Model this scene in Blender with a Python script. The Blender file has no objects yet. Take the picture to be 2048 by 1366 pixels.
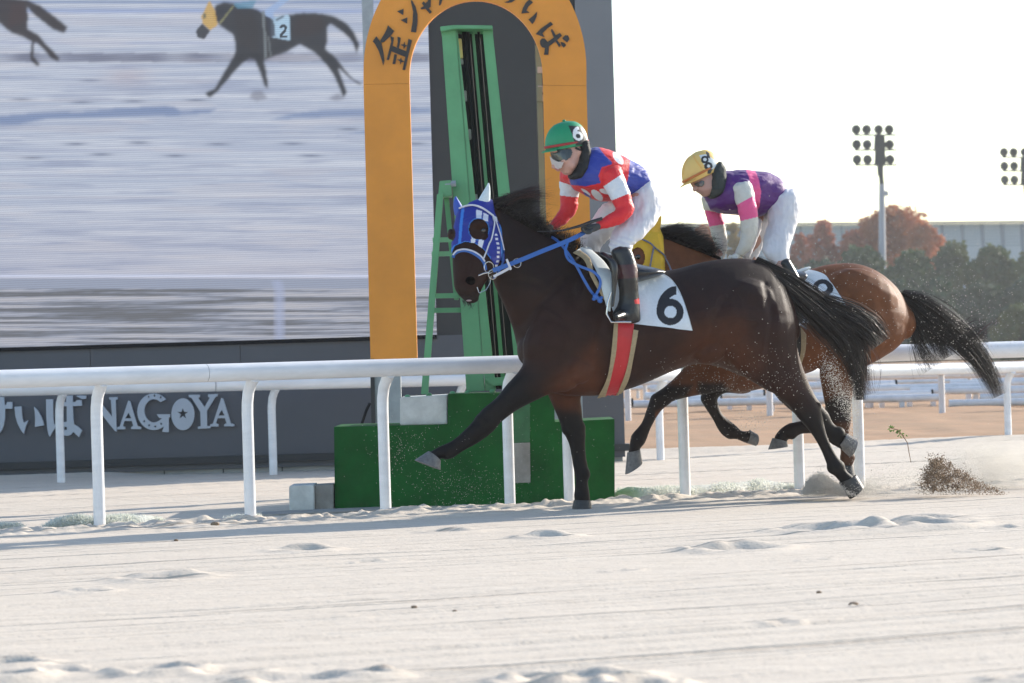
import bpy, bmesh, math, random
import numpy as np
from mathutils import Vector, Matrix
from mathutils.geometry import tessellate_polygon
from mathutils.bvhtree import BVHTree
random.seed(7); rng = np.random.default_rng(7)
S = bpy.context.scene
COL = S.collection
# ---------------------------------------------------------------- camera, sky, sun, exposure
CAM_H = 0.99; FPX = 7500.0
PITCH = 0.0052; ROLL = 0.030
cf = Vector((0, math.cos(PITCH), math.sin(PITCH)))
u0 = Vector((0, -math.sin(PITCH), math.cos(PITCH))); r0 = Vector((1, 0, 0))
cr = r0*math.cos(ROLL) - u0*math.sin(ROLL)
cu = r0*math.sin(ROLL) + u0*math.cos(ROLL)
CAM = Vector((0, 0, CAM_H))
cam = bpy.data.cameras.new('camera'); camo = bpy.data.objects.new('camera', cam); COL.objects.link(camo)
camo.matrix_world = Matrix(((cr.x, cu.x, -cf.x, 0), (cr.y, cu.y, -cf.y, 0), (cr.z, cu.z, -cf.z, CAM_H), (0, 0, 0, 1)))
cam.sensor_width = 36; cam.lens = FPX/2048*36; cam.clip_start = .5; cam.clip_end = 6000
cam.dof.use_dof = True; cam.dof.focus_distance = 24.3; cam.dof.aperture_fstop = 6.3
S.camera = camo
SUN_AZ = math.radians(52); SUN_EL = math.radians(22)      # azimuth clockwise from +Y
w = bpy.data.worlds.new('World'); S.world = w; w.use_nodes = True
nt = w.node_tree; bg = nt.nodes['Background']
sky = nt.nodes.new('ShaderNodeTexSky'); sky.sky_type = 'NISHITA'; sky.sun_disc = False
sky.sun_elevation = SUN_EL; sky.sun_rotation = SUN_AZ; sky.air_density = 1.0; sky.dust_density = 0.5; sky.ozone_density = 1.0
nt.links.new(sky.outputs[0], bg.inputs[0]); bg.inputs[1].default_value = 0.15
sun = bpy.data.lights.new('sun', 'SUN'); suno = bpy.data.objects.new('sun', sun); COL.objects.link(suno)
sun.energy = 4.3; sun.angle = math.radians(.6); sun.color = (1, .92, .80)
sd = Vector((math.sin(SUN_AZ)*math.cos(SUN_EL), math.cos(SUN_AZ)*math.cos(SUN_EL), math.sin(SUN_EL)))
suno.rotation_euler = sd.to_track_quat('Z', 'Y').to_euler(); suno.location = (20, 20, 30)
S.view_settings.view_transform = 'Standard'; S.view_settings.look = 'None'
S.view_settings.exposure = 0.90; S.view_settings.gamma = 1; S.view_settings.use_curve_mapping = False
S.render.engine = 'CYCLES'
S.cycles.max_bounces = 6; S.cycles.volume_bounces = 0; S.cycles.transparent_max_bounces = 8

# ---------------------------------------------------------------- placing things
def ray(x, y):
    return cf + cr*((x-1024)/FPX) + cu*(-(y-683)/FPX)
def P(x, y, Y):
    d = ray(x, y); return CAM + d*(Y/d.y)
def G(x, y, z=0.0):
    d = ray(x, y); return CAM + d*((z-CAM_H)/d.z)
def proj(V):
    "world points (n,3) -> photo pixels (n,2)"
    q = np.asarray(V) - np.array(CAM)
    f = q @ np.array(cf); return np.stack([1024 + FPX*(q @ np.array(cr))/f, 683 - FPX*(q @ np.array(cu))/f], 1)
class Plane:
    "upright plane through the photo pixel column x0 at distance Y0, turned by th; d = distance off it, away from the camera"
    def __init__(s, x0, Y0, th):
        s.p0 = P(x0, 715, Y0); s.a = Vector((math.cos(th), math.sin(th), 0)); s.n = Vector((-math.sin(th), math.cos(th), 0))
    def pt(s, x, y, d=0.0):
        r = ray(x, y); return CAM + r*(((s.p0 + s.n*d - CAM).dot(s.n))/r.dot(s.n))

# ---------------------------------------------------------------- objects
def link(name, me, mat=None, parent=None):
    o = bpy.data.objects.new(name, me); COL.objects.link(o)
    if mat is not None:
        for m in (mat if isinstance(mat, (list, tuple)) else [mat]): me.materials.append(m)
    if parent is not None: o.parent = parent
    return o
def tag(o, label=None, cat=None, group=None, kind=None):
    if label: o['label'] = label
    if cat: o['category'] = cat
    if group: o['group'] = group
    if kind: o['kind'] = kind
    return o
def thing(name, label, cat, group=None):
    o = bpy.data.objects.new(name, None); COL.objects.link(o); o.empty_display_size = .2
    return tag(o, label, cat, group)
def mesh(name, V, F, smooth=False):
    me = bpy.data.meshes.new(name)
    V = np.asarray(V, dtype=np.float32).reshape(-1, 3)
    if isinstance(F, np.ndarray):
        n, k = F.shape
        me.vertices.add(len(V)); me.vertices.foreach_set('co', V.ravel())
        me.loops.add(n*k); me.loops.foreach_set('vertex_index', F.astype(np.int32).ravel())
        me.polygons.add(n); me.polygons.foreach_set('loop_start', np.arange(0, n*k, k, dtype=np.int32))
        me.update(calc_edges=True); me.validate()
    else:
        me.from_pydata([tuple(map(float, v)) for v in V], [], F); me.update()
    if smooth: me.polygons.foreach_set('use_smooth', np.ones(len(me.polygons), dtype=bool))
    return me
def setcol(me, C, name='Col'):
    C = np.asarray(C, dtype=np.float32)
    if C.shape[1] == 3: C = np.hstack([C, np.ones((len(C), 1), np.float32)])
    a = me.color_attributes.new(name, 'FLOAT_COLOR', 'POINT'); a.data.foreach_set('color', C.ravel())
class MB:
    def __init__(s): s.V = []; s.F = []
    def add(s, V, F):
        b = len(s.V); s.V += [tuple(v) for v in V]; s.F += [tuple(i+b for i in f) for f in F]; return s
    def box8(s, c):
        "c: 4 front corners then 4 back corners, same order"
        return s.add(c, [(0,1,2,3), (7,6,5,4), (0,4,5,1), (1,5,6,2), (2,6,7,3), (3,7,4,0)])
    def box(s, a, b):
        x0,y0,z0 = a; x1,y1,z1 = b
        return s.box8([(x0,y0,z0),(x1,y0,z0),(x1,y0,z1),(x0,y0,z1),(x0,y1,z0),(x1,y1,z0),(x1,y1,z1),(x0,y1,z1)])
    def bar(s, p, q, w, h, up=Vector((0,0,1))):
        "rectangular bar"
        p, q = Vector(p), Vector(q); a = (q-p).normalized(); sx = a.cross(up)
        if sx.length < 1e-4: sx = Vector((1,0,0))
        sx.normalize(); sy = a.cross(sx).normalized()
        c = lambda o: [o+sx*w/2+sy*h/2, o-sx*w/2+sy*h/2, o-sx*w/2-sy*h/2, o+sx*w/2-sy*h/2]
        return s.box8(c(p)+c(q))
    def tube(s, pts, r, n=10, cap=True):
        pts = [Vector(p) for p in pts]; rr = r if isinstance(r, (list, tuple)) else [r]*len(pts)
        V = []; F = []; prev = None
        for i, p in enumerate(pts):
            t = (pts[min(i+1, len(pts)-1)] - pts[max(i-1, 0)]).normalized()
            if prev is None:
                up = Vector((0,0,1)) if abs(t.z) < .9 else Vector((1,0,0)); prev = t.cross(up).normalized()
            u = (prev - t*prev.dot(t)).normalized(); prev = u; v = t.cross(u)
            for k in range(n):
                A = 2*math.pi*k/n; V.append(p + (u*math.cos(A)+v*math.sin(A))*rr[i])
        for i in range(len(pts)-1):
            for k in range(n): F.append((i*n+k, i*n+(k+1)%n, (i+1)*n+(k+1)%n, (i+1)*n+k))
        if cap: F.append(tuple(range(n-1, -1, -1))); F.append(tuple((len(pts)-1)*n+k for k in range(n)))
        return s.add(V, F)
    def ball(s, c, r, n=10, m=7):
        V = []; F = []; c = Vector(c); r = Vector(r) if not isinstance(r, (int, float)) else Vector((r,r,r))
        for j in range(m+1):
            t = math.pi*j/m
            for k in range(n):
                a = 2*math.pi*k/n; V.append(c+Vector((r.x*math.sin(t)*math.cos(a), r.y*math.sin(t)*math.sin(a), r.z*math.cos(t))))
        for j in range(m):
            for k in range(n): F.append((j*n+k, j*n+(k+1)%n, (j+1)*n+(k+1)%n, (j+1)*n+k))
        return s.add(V, F)
    def build(s, name, mat, parent=None, smooth=False, bevel=0):
        me = mesh(name, s.V, s.F, False)
        bm = bmesh.new(); bm.from_mesh(me)
        bmesh.ops.remove_doubles(bm, verts=bm.verts, dist=1e-5)
        bmesh.ops.recalc_face_normals(bm, faces=bm.faces)
        if bevel:
            try: bmesh.ops.bevel(bm, geom=bm.edges[:], offset=bevel, segments=2, affect='EDGES', clamp_overlap=True)
            except Exception: pass
        bm.to_mesh(me); bm.free()
        if smooth:
            me.polygons.foreach_set('use_smooth', np.ones(len(me.polygons), dtype=bool))
            try: me.set_sharp_from_angle(angle=math.radians(40))
            except Exception: pass
        return link(name, me, mat, parent)
def slab(loops, Y, t, mb=None):
    "flat shape given by photo outlines (outer, then holes) standing at distance Y, t thick"
    mb = mb or MB(); L = [[P(x, y, Y) for x, y in lp] for lp in loops]
    B = [[p + Vector((0, t, 0)) for p in lp] for lp in L]
    flat = [p for lp in L for p in lp]; n = len(flat); tris = tessellate_polygon([[(p.x, p.z, 0) for p in lp] for lp in L])
    F = [tuple(tr) for tr in tris] + [tuple(i+n for i in tr[::-1]) for tr in tris]
    k = 0
    for lp in L:
        m = len(lp)
        for i in range(m): F.append((k+i, k+(i+1)%m, k+(i+1)%m+n, k+i+n))
        k += m
    mb.add(flat + [p for lp in B for p in lp], F); return mb
def zc(pts, s, ox, oy): return [(x/s+ox, y/s+oy) for x, y in pts]
def arc(cx, cy, rx, ry, a0, a1, n=24): return [(cx+rx*math.cos(math.radians(a0+(a1-a0)*i/n)), cy-ry*math.sin(math.radians(a0+(a1-a0)*i/n))) for i in range(n+1)]

# ---------------------------------------------------------------- materials
def mat(name, col, rough=.6, metal=0, nscale=0, namt=.15, bump=0, bscale=60, attr=None, spec=.5, sheen=0, emis=None, coords='Object', trans=0, stretch=None, col2=None, dirt=0):
    m = bpy.data.materials.new(name); m.use_nodes = True; t = m.node_tree; b = t.nodes['Principled BSDF']
    b.inputs['Roughness'].default_value = rough; b.inputs['Metallic'].default_value = metal
    b.inputs['Specular IOR Level'].default_value = spec
    if sheen: b.inputs['Sheen Weight'].default_value = sheen; b.inputs['Sheen Roughness'].default_value = .4
    tc = t.nodes.new('ShaderNodeTexCoord'); src = tc.outputs[coords]
    if stretch:
        mp = t.nodes.new('ShaderNodeMapping'); mp.inputs['Scale'].default_value = stretch; t.links.new(src, mp.inputs[0]); src = mp.outputs[0]
    if attr:
        a = t.nodes.new('ShaderNodeAttribute'); a.attribute_name = attr; base = a.outputs['Color']
    else:
        rgb = t.nodes.new('ShaderNodeRGB'); rgb.outputs[0].default_value = (*col, 1); base = rgb.outputs[0]
    if nscale:
        n = t.nodes.new('ShaderNodeTexNoise'); n.inputs['Scale'].default_value = nscale; n.inputs['Detail'].default_value = 6; n.inputs['Roughness'].default_value = .62
        t.links.new(src, n.inputs[0])
        mr = t.nodes.new('ShaderNodeMapRange'); mr.inputs[1].default_value = .3; mr.inputs[2].default_value = .7
        t.links.new(n.outputs[0], mr.inputs[0])
        if col2:
            mx = t.nodes.new('ShaderNodeMix'); mx.data_type = 'RGBA'; t.links.new(mr.outputs[0], mx.inputs[0]); t.links.new(base, mx.inputs[6]); mx.inputs[7].default_value = (*col2, 1); base = mx.outputs[2]
        else:
            mr.inputs[3].default_value = 1-namt; mr.inputs[4].default_value = 1+namt
            mx = t.nodes.new('ShaderNodeVectorMath'); mx.operation = 'SCALE'; t.links.new(base, mx.inputs[0]); t.links.new(mr.outputs[0], mx.inputs['Scale']); base = mx.outputs[0]
    t.links.new(base, b.inputs['Base Color'])
    if bump:
        n2 = t.nodes.new('ShaderNodeTexNoise'); n2.inputs['Scale'].default_value = bscale; n2.inputs['Detail'].default_value = 4; t.links.new(src, n2.inputs[0])
        bp = t.nodes.new('ShaderNodeBump'); bp.inputs['Strength'].default_value = bump; bp.inputs['Distance'].default_value = .01
        t.links.new(n2.outputs[0], bp.inputs['Height']); t.links.new(bp.outputs[0], b.inputs['Normal'])
    if trans:
        tr = t.nodes.new('ShaderNodeBsdfTranslucent'); t.links.new(base, tr.inputs[0])
        mx = t.nodes.new('ShaderNodeMixShader'); mx.inputs[0].default_value = trans
        out = t.nodes['Material Output']; t.links.new(b.outputs[0], mx.inputs[1]); t.links.new(tr.outputs[0], mx.inputs[2]); t.links.new(mx.outputs[0], out.inputs[0])
    return m
def srgb(r, g, b): return tuple(((c/255)/12.92 if c <= 10 else ((c/255+.055)/1.055)**2.4) for c in (r, g, b))
# ---------------------------------------------------------------- materials of the setting
M_white = mat('white_plastic', (.76,.76,.78), .42, nscale=5, namt=.09, stretch=(.6,1,2.5), bump=.05, bscale=8)
M_white2 = mat('weathered_white_paint', (.70,.70,.72), .5, nscale=6, namt=.12)
M_grey = mat('grey_cladding', (.082,.086,.100), .6, nscale=1.2, namt=.08, bump=.04, bscale=20)
M_lgrey = mat('pale_grey_cladding', (.155,.165,.185), .55, nscale=1.5, namt=.06)
M_dark = mat('charcoal_panel', (.030,.031,.033), .65, nscale=2, namt=.1)
M_letter = mat('silver_letters', (.42,.46,.52), .45, nscale=4, namt=.05)
M_orange = mat('orange_sheet', (.74,.275,.028), .5, nscale=2.5, namt=.10, bump=.03, bscale=12)
M_ink = mat('dark_lettering', (.035,.03,.03), .6)
M_galv = mat('galvanised_steel', (.30,.33,.36), .5, metal=.3, nscale=9, namt=.15)
M_gpost = mat('pale_green_pole', (.12,.18,.155), .5, nscale=5, namt=.1)
M_lgreen = mat('light_green_paint', (.10,.33,.15), .42, nscale=4, namt=.12, bump=.05, bscale=30)
M_green = mat('dark_green_paint', (.004,.088,.014), .75, spec=.25, nscale=3.5, namt=.3, bump=.25, bscale=22)
M_green2 = mat('faded_green_paint', (.03,.13,.05), .65, nscale=9, namt=.25, bump=.2, bscale=22)
M_conc = mat('pale_concrete', (.56,.58,.56), .85, nscale=7, namt=.2, bump=.3, bscale=35)
M_conc2 = mat('stained_concrete', (.27,.26,.24), .85, nscale=8, namt=.25, bump=.3, bscale=35)
M_black = mat('black_metal', (.012,.012,.014), .8, spec=.15, nscale=10, namt=.2)
M_lamp = mat('yellow_lamp_box', (.72,.55,.20), .5)
M_plinth = mat('plinth_concrete', (.30,.30,.29), .85, nscale=2, namt=.2, bump=.2, bscale=12)

# ---------------------------------------------------------------- sand track: one sheet out to the horizon
RTH = math.radians(27)                                    # direction of the running rail
def railY(x): return 23.95 + (x-195)/1523*2.5
ra = np.array([math.cos(RTH), math.sin(RTH)]); rn = np.array([-math.sin(RTH), math.cos(RTH)])
rp = np.array(P(1024, 715, railY(1024)))[:2]
def vnoise(x, y, seed=0):
    "value noise on arrays"
    xi = np.floor(x).astype(np.int64); yi = np.floor(y).astype(np.int64); fx = x-xi; fy = y-yi
    fx = fx*fx*(3-2*fx); fy = fy*fy*(3-2*fy)
    def h(a, b):
        n = (a*374761393 + b*668265263 + seed*982451653) & 0x7fffffff
        n = ((n ^ (n >> 13))*1274126177) & 0x7fffffff
        return ((n ^ (n >> 16)) & 0xffff)/65535.0
    return (h(xi,yi)*(1-fx)+h(xi+1,yi)*fx)*(1-fy)+(h(xi,yi+1)*(1-fx)+h(xi+1,yi+1)*fx)*fy - .5
def fbm(x, y, o=4, seed=0):
    s = 0; a = 1
    for i in range(o): s = s + a*vnoise(x, y, seed+i); x = x*2.03; y = y*2.03; a *= .5
    return s
def edgeY(X): return 38.3 + .38*(X-1.5) + .25*np.sin(X*1.7)          # far edge of the sand
prints = []                                                        # hoof prints: photo x, y, half length px, depth, kind
for (x, y, l, d) in [(330,1152,75,.035),(610,1099,50,.028),(1095,1072,45,.03),(1470,1094,75,.04),(1640,1056,75,.045),(1850,1047,75,.05),
                     (1880,1032,50,.02),(318,1338,65,.06),(620,1350,95,.05),(740,1348,60,.05),(1150,1352,100,.06),(1290,1366,60,.05),(20,1326,60,.05),(130,1340,40,.025),
                     (1980,1100,40,.02),(1240,1140,30,.018),(905,1062,45,.025),(180,1180,40,.02),(1560,1240,30,.015),(700,1230,35,.015),(2030,1352,50,.03),(460,1341,60,.02),(745,1120,25,.015),(790,1119,25,.015),(1640,1119,30,.01),(1720,1208,14,.015),(2010,1053,30,.02),(1750,1054,60,.03),(1060,1366,60,.04),(20,1352,60,.05),(1420,1096,40,.02)]:
    g = G(x, y); prints.append((g.x, g.y, l*g.y/FPX, d))
def gheight(X, Y):
    t = (X-rp[0])*ra[0] + (Y-rp[1])*ra[1]; v = (X-rp[0])*rn[0] + (Y-rp[1])*rn[1]
    z = .010*fbm(X*.7, Y*.7, 3, 3)
    gl = .5+.9*(vnoise(v*.6, t*.12, 31)+.3)                          # harrow lines run along the rail
    w = v + .03*vnoise(t*.5, v*.2, 11)
    for per, amp, sd_, sh in ((.34,.013,5,.0),(.91,.021,6,.3),(.15,.0035,7,.1)):
        q = w/per + sh; f = q - np.floor(q); idx = np.floor(q)
        hsh = np.abs(np.sin(idx*12.9898+sd_)*43758.5453) % 1
        z = z - amp*np.exp(-((f-.5)/(.028/per+.03))**2)*(.25+hsh)*np.clip(gl, .1, 1.3)
    z = z + .0026*fbm(t*2, v*14, 3, 21) + .0018*fbm(X*28, Y*28, 2, 9)
    berm = np.exp(-((v+.10)/.22)**2)                                  # raked up sand along the foot of the rail
    z = z + berm*(.018+.03*np.clip(fbm(t*2.3, v*3, 3, 41)+.25, 0, 1)) + berm*.045*fbm(t*11, v*12, 3, 43)
    ridge = np.exp(-((v+.75+.25*np.sin(t*.9))/.13)**2)
    z = z + ridge*.014*np.clip(.6+fbm(t*1.2, v, 2, 45), 0, 1)
    rough = np.clip(1-np.abs(v+.5)/.5, 0, 1)*np.clip(t+3.5, 0, 1)     # churned strip where the horses run
    z = z + rough*.02*fbm(t*7, v*9, 3, 51)
    for (px, py, r, d) in prints:
        dx = (X-px)/(r*1.05); dy = (Y-py)/(r*np.where(Y > py, .62, 1.7)); q = dx*dx+dy*dy
        n_ = 1+.5*fbm(X*9+px, Y*5, 2, 61)
        z = z - d*np.exp(-q*1.6*n_)*.8 + d*.42*np.exp(-((np.sqrt(q)-1.35)/.38)**2)*(.55+.45*np.sign(py-Y)*np.clip(np.abs(py-Y)/r, 0, 1)+.5*fbm(X*5, Y*5, 2, 63))
    for (px, py, r, d) in prints:
        k = d*(.95 if py > 16 else .42); wob = 1+.35*fbm(X*6+px, Y*6, 2, 65)
        z = z + k*np.exp(-((X-px)/(r*.95))**4 - ((Y-py-.5*r-.25*r*np.sin((X-px)/r*2.2+py))/(.42*r*wob+.02))**2)
    e = Y - edgeY(X)
    z = z + .05*np.exp(-(e/.5)**2)
    far = np.clip((60-Y)/20, 0, 1)*np.clip((Y-2)/4, 0, 1)
    return z*far
def gz(x, y): return float(gheight(np.array([x]), np.array([y]))[0])
ys = np.concatenate([[-300,-60,-12,0,5,8.5], np.linspace(10.2, 20, 300), np.linspace(20.03, 30.5, 430), np.linspace(30.6, 42, 110), [44,47,52,60,80,120,200,400,900,2500,5000]])
sx = np.linspace(-1, 1, 520); sx = np.concatenate([[-60,-20,-7,-3,-1.8,-1.3], sx, [1.3,1.8,3,7,20,60]])
SX, YY = np.meshgrid(sx, ys); XX = SX*(.142*np.clip(YY, 8, 60)+.25) + np.where(np.abs(SX) > 1.5, SX*np.clip(YY-60, 0, 4000)*.4, 0)
ZZ = gheight(XX, YY); nr, nc = XX.shape
idx = np.arange(nr*nc).reshape(nr, nc)
F = np.stack([idx[:-1,:-1], idx[:-1,1:], idx[1:,1:], idx[1:,:-1]], -1).reshape(-1, 4)
me = mesh('sand_track', np.stack([XX, YY, ZZ], -1).reshape(-1, 3), F, True)
M_sand = bpy.data.materials.new('pale_sand'); M_sand.use_nodes = True; t = M_sand.node_tree; b = t.nodes['Principled BSDF']
b.inputs['Roughness'].default_value = .9; b.inputs['Specular IOR Level'].default_value = .25
tc = t.nodes.new('ShaderNodeTexCoord'); mp = t.nodes.new('ShaderNodeMapping'); mp.inputs['Rotation'].default_value = (0, 0, -RTH); mp.inputs['Scale'].default_value = (1.2, 9, 1)
t.links.new(tc.outputs['Object'], mp.inputs[0])
n1 = t.nodes.new('ShaderNodeTexNoise'); n1.inputs['Scale'].default_value = 1.6; n1.inputs['Detail'].default_value = 8; n1.inputs['Roughness'].default_value = .7; t.links.new(mp.outputs[0], n1.inputs[0])
cr1 = t.nodes.new('ShaderNodeValToRGB'); cr1.color_ramp.elements[0].position = .32; cr1.color_ramp.elements[0].color = (.54,.465,.385,1); cr1.color_ramp.elements[1].position = .68; cr1.color_ramp.elements[1].color = (.66,.58,.488,1)
t.links.new(n1.outputs[0], cr1.inputs[0])
n2 = t.nodes.new('ShaderNodeTexNoise'); n2.inputs['Scale'].default_value = 55; n2.inputs['Detail'].default_value = 3; t.links.new(tc.outputs['Object'], n2.inputs[0])
mr = t.nodes.new('ShaderNodeMapRange'); mr.inputs[1].default_value = .25; mr.inputs[2].default_value = .4; mr.inputs[3].default_value = .60; mr.inputs[4].default_value = 1; t.links.new(n2.outputs[0], mr.inputs[0])
sc_ = t.nodes.new('ShaderNodeVectorMath'); sc_.operation = 'SCALE'; t.links.new(cr1.outputs[0], sc_.inputs[0]); t.links.new(mr.outputs[0], sc_.inputs['Scale'])
t.links.new(sc_.outputs[0], b.inputs['Base Color'])
bp = t.nodes.new('ShaderNodeBump'); bp.inputs['Strength'].default_value = .35; bp.inputs['Distance'].default_value = .008; t.links.new(n2.outputs[0], bp.inputs['Height'])
def N(kind, op=None, **k):
    n = t.nodes.new(kind)
    if op: n.operation = op
    for i, v in k.items(): n.inputs[int(i[1:])].default_value = v
    return n
mp2 = t.nodes.new('ShaderNodeMapping'); mp2.inputs['Rotation'].default_value = (0, 0, -RTH); t.links.new(tc.outputs['Object'], mp2.inputs[0])
sp = t.nodes.new('ShaderNodeSeparateXYZ'); t.links.new(mp2.outputs[0], sp.inputs[0])
nw = t.nodes.new('ShaderNodeTexNoise'); nw.inputs['Scale'].default_value = .8; nw.inputs['Detail'].default_value = 2; t.links.new(mp2.outputs[0], nw.inputs[0])
w1 = N('ShaderNodeMath', 'MULTIPLY_ADD', i1=.12); t.links.new(nw.outputs[0], w1.inputs[0]); t.links.new(sp.outputs['Y'], w1.inputs[2])
last = bp
for per, wd_, dist_ in ((.47, .05, .035), (.171, .10, .018)):
    q = N('ShaderNodeMath', 'DIVIDE', i1=per); t.links.new(w1.outputs[0], q.inputs[0])
    fr = N('ShaderNodeMath', 'FRACT'); t.links.new(q.outputs[0], fr.inputs[0])
    ce = N('ShaderNodeMath', 'SUBTRACT', i1=.5); t.links.new(fr.outputs[0], ce.inputs[0]); ab = N('ShaderNodeMath', 'ABSOLUTE'); t.links.new(ce.outputs[0], ab.inputs[0])
    g_ = N('ShaderNodeMapRange', None, i1=0., i2=wd_, i3=0., i4=1.); t.links.new(ab.outputs[0], g_.inputs[0])
    fl = N('ShaderNodeMath', 'FLOOR'); t.links.new(q.outputs[0], fl.inputs[0]); cx_ = t.nodes.new('ShaderNodeCombineXYZ'); xs_ = N('ShaderNodeMath', 'MULTIPLY', i1=.15); t.links.new(sp.outputs['X'], xs_.inputs[0]); t.links.new(xs_.outputs[0], cx_.inputs[0]); t.links.new(fl.outputs[0], cx_.inputs[1])
    nn = t.nodes.new('ShaderNodeTexNoise'); nn.inputs['Scale'].default_value = 1.7; nn.inputs['Detail'].default_value = 1; t.links.new(cx_.outputs[0], nn.inputs[0])
    st = N('ShaderNodeMapRange', None, i1=.42, i2=.66, i3=0., i4=.9); t.links.new(nn.outputs[0], st.inputs[0])
    b2 = t.nodes.new('ShaderNodeBump'); b2.inputs['Distance'].default_value = dist_; t.links.new(st.outputs[0], b2.inputs['Strength']); t.links.new(g_.outputs[0], b2.inputs['Height']); t.links.new(last.outputs[0], b2.inputs['Normal']); last = b2
t.links.new(last.outputs[0], b.inputs['Normal'])
tag(link('sand_track', me, M_sand), kind='structure')
# dry grass beyond the sand
gy = np.concatenate([np.linspace(0, 14, 60), [18,25,40,80,160,400,1500]]); gx = np.concatenate([[-400,-60,-14], np.linspace(-7, 12, 200), [20,60,500]])
GX, GV = np.meshgrid(gx, gy); GY = edgeY(np.clip(GX, -12, 14)) + .35 + GV
GZ = .012 + .035*np.clip(GV*2, 0, 1) + .05*fbm(GX*1.3, GY*.6, 4, 71)*np.clip(GV, 0, 1) + .015*GV.clip(0, 14)
idx = np.arange(GX.size).reshape(GX.shape); F = np.stack([idx[:-1,:-1], idx[:-1,1:], idx[1:,1:], idx[1:,:-1]], -1).reshape(-1, 4)
M_grass = mat('dry_brown_grass', (.43,.235,.125), .9, nscale=3.2, col2=(.29,.18,.095), bump=1, bscale=9, stretch=(.6,1.6,1))
tag(link('dry_grass_field', mesh('dry_grass_field', np.stack([GX, GY, GZ], -1).reshape(-1, 3), F, True), M_grass), kind='structure')

# ---------------------------------------------------------------- running rails
def make_rail(label, xs_posts, yline, Yf, post_top, diam, xa, xb, joints, group, sect=None, gooseneck=.16, pr=.038, baseY=None):
    root = thing('running_rail', label, 'guard rail', group)
    cuts = [xa] + joints + [xb]
    for i in range(len(cuts)-1):
        a, c = cuts[i], cuts[i+1]; k = max(2, int(abs(c-a)/120))
        pts = [P(a+(c-a)*j/k, yline(a+(c-a)*j/k), Yf(a+(c-a)*j/k)) for j in range(k+1)]
        d = (pts[-1]-pts[0]).normalized(); pts[0] = pts[0]+d*.003; pts[-1] = pts[-1]-d*.003
        V = []; n = 20
        side = Vector((-d.y, d.x, 0)).normalized(); F = []
        for p in pts:
            for q in range(n):
                A = 2*math.pi*q/n; V.append(p + side*math.cos(A)*diam*.5 + Vector((0,0,1))*math.sin(A)*diam*.5)
        for j in range(len(pts)-1):
            for q in range(n): F.append((j*n+q, j*n+(q+1)%n, (j+1)*n+(q+1)%n, (j+1)*n+q))
        F.append(tuple(range(n))); F.append(tuple((len(pts)-1)*n+q for q in range(n-1,-1,-1)))
        MB().add(V, F).build('rail_tube', M_white, root, smooth=True)
    for x in xs_posts:
        Yb = Yf(x)+.09; base = G(x, 1000, 0); base = P(x, yline(x)+diam*.5, Yb)
        xpost = P(x, (baseY(x) if baseY else yline(x)+250), Yb).x
        top = P(x, yline(x), Yf(x)); top = Vector((xpost+.055, top.y, top.z-diam*.25))
        b0 = Vector((xpost, Yb, gz(xpost, Yb)-.06))
        pts = [b0, Vector((xpost, Yb, top.z-.24)), Vector((xpost+.002, Yb, top.z-.17)), Vector((xpost+.012, Yb-.015, top.z-.10)), Vector((xpost+.034, Yb-.045, top.z-.045)), Vector((xpost+.055, Yb-.08, top.z-.01))]
        MB().tube(pts, pr, 14).build('post', M_white, root, smooth=True)
    return root
nearline = lambda x: 758.5 - .0294*x
make_rail('thick white running rail in front of the green concrete base, behind the galloping horses', [195,497,768,1017,1136,1368,1597,1718,2075,-105], nearline, railY, 0, .118, -260, 2330, [412, 1290, 1860], 'white tubular running rails', baseY=lambda x: 900)
farY = lambda x: 34.4 + (x-120)/1130*1.1 + max(0, x-1260)/760*3.6
farline = lambda x: 780 - .0225*x
make_rail('second white running rail standing just before the grey wall and dry grass', [120,545,1320,2017,920], farline, farY, 0, .118, -160, 2300, [430, 1300], 'white tubular running rails', baseY=lambda x: 880)
# infield fence and stored rails
def simple_fence(label, posts, ytop, Y, xa, xb, basepx, pr=.035, diam=.12):
    root = thing('infield_fence', label, 'fence', 'white fences in the infield')
    MB().tube([P(xa, ytop(xa), Y), P(xb, ytop(xb), Y)], diam/2, 12).build('rail_tube', M_white2, root, smooth=True)
    for x in posts:
        p = P(x, basepx(x)-40, Y); MB().tube([Vector((p.x, Y+.05, gz(p.x, Y)+.02)), Vector((p.x, Y+.05, P(x, ytop(x), Y).z))], pr, 10).build('post', M_white2, root, smooth=True)
simple_fence('white infield fence with stout posts on dry grass, nearest behind the sand', [1256,1540,1885,2190], lambda x: 740-.022*(x-1900), 48.5, 1180, 2300, lambda x: 852, pr=.042)
simple_fence('farther white infield fence with thin posts above the stored rails', [1290,1395,1478,1600,1792,1940,2090], lambda x: 752-.022*(x-1900), 56, 1180, 2300, lambda x: 815, pr=.03, diam=.08)
simple_fence('farthest low white fence seen between the stored rails', [1275,1330,1500,1640,1720,1850,2000], lambda x: 762-.022*(x-1900), 66, 1180, 2300, lambda x: 790, pr=.03, diam=.08)
M_hole = mat('dark_pipe_mouth', (.03,.03,.03), .9)
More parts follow.
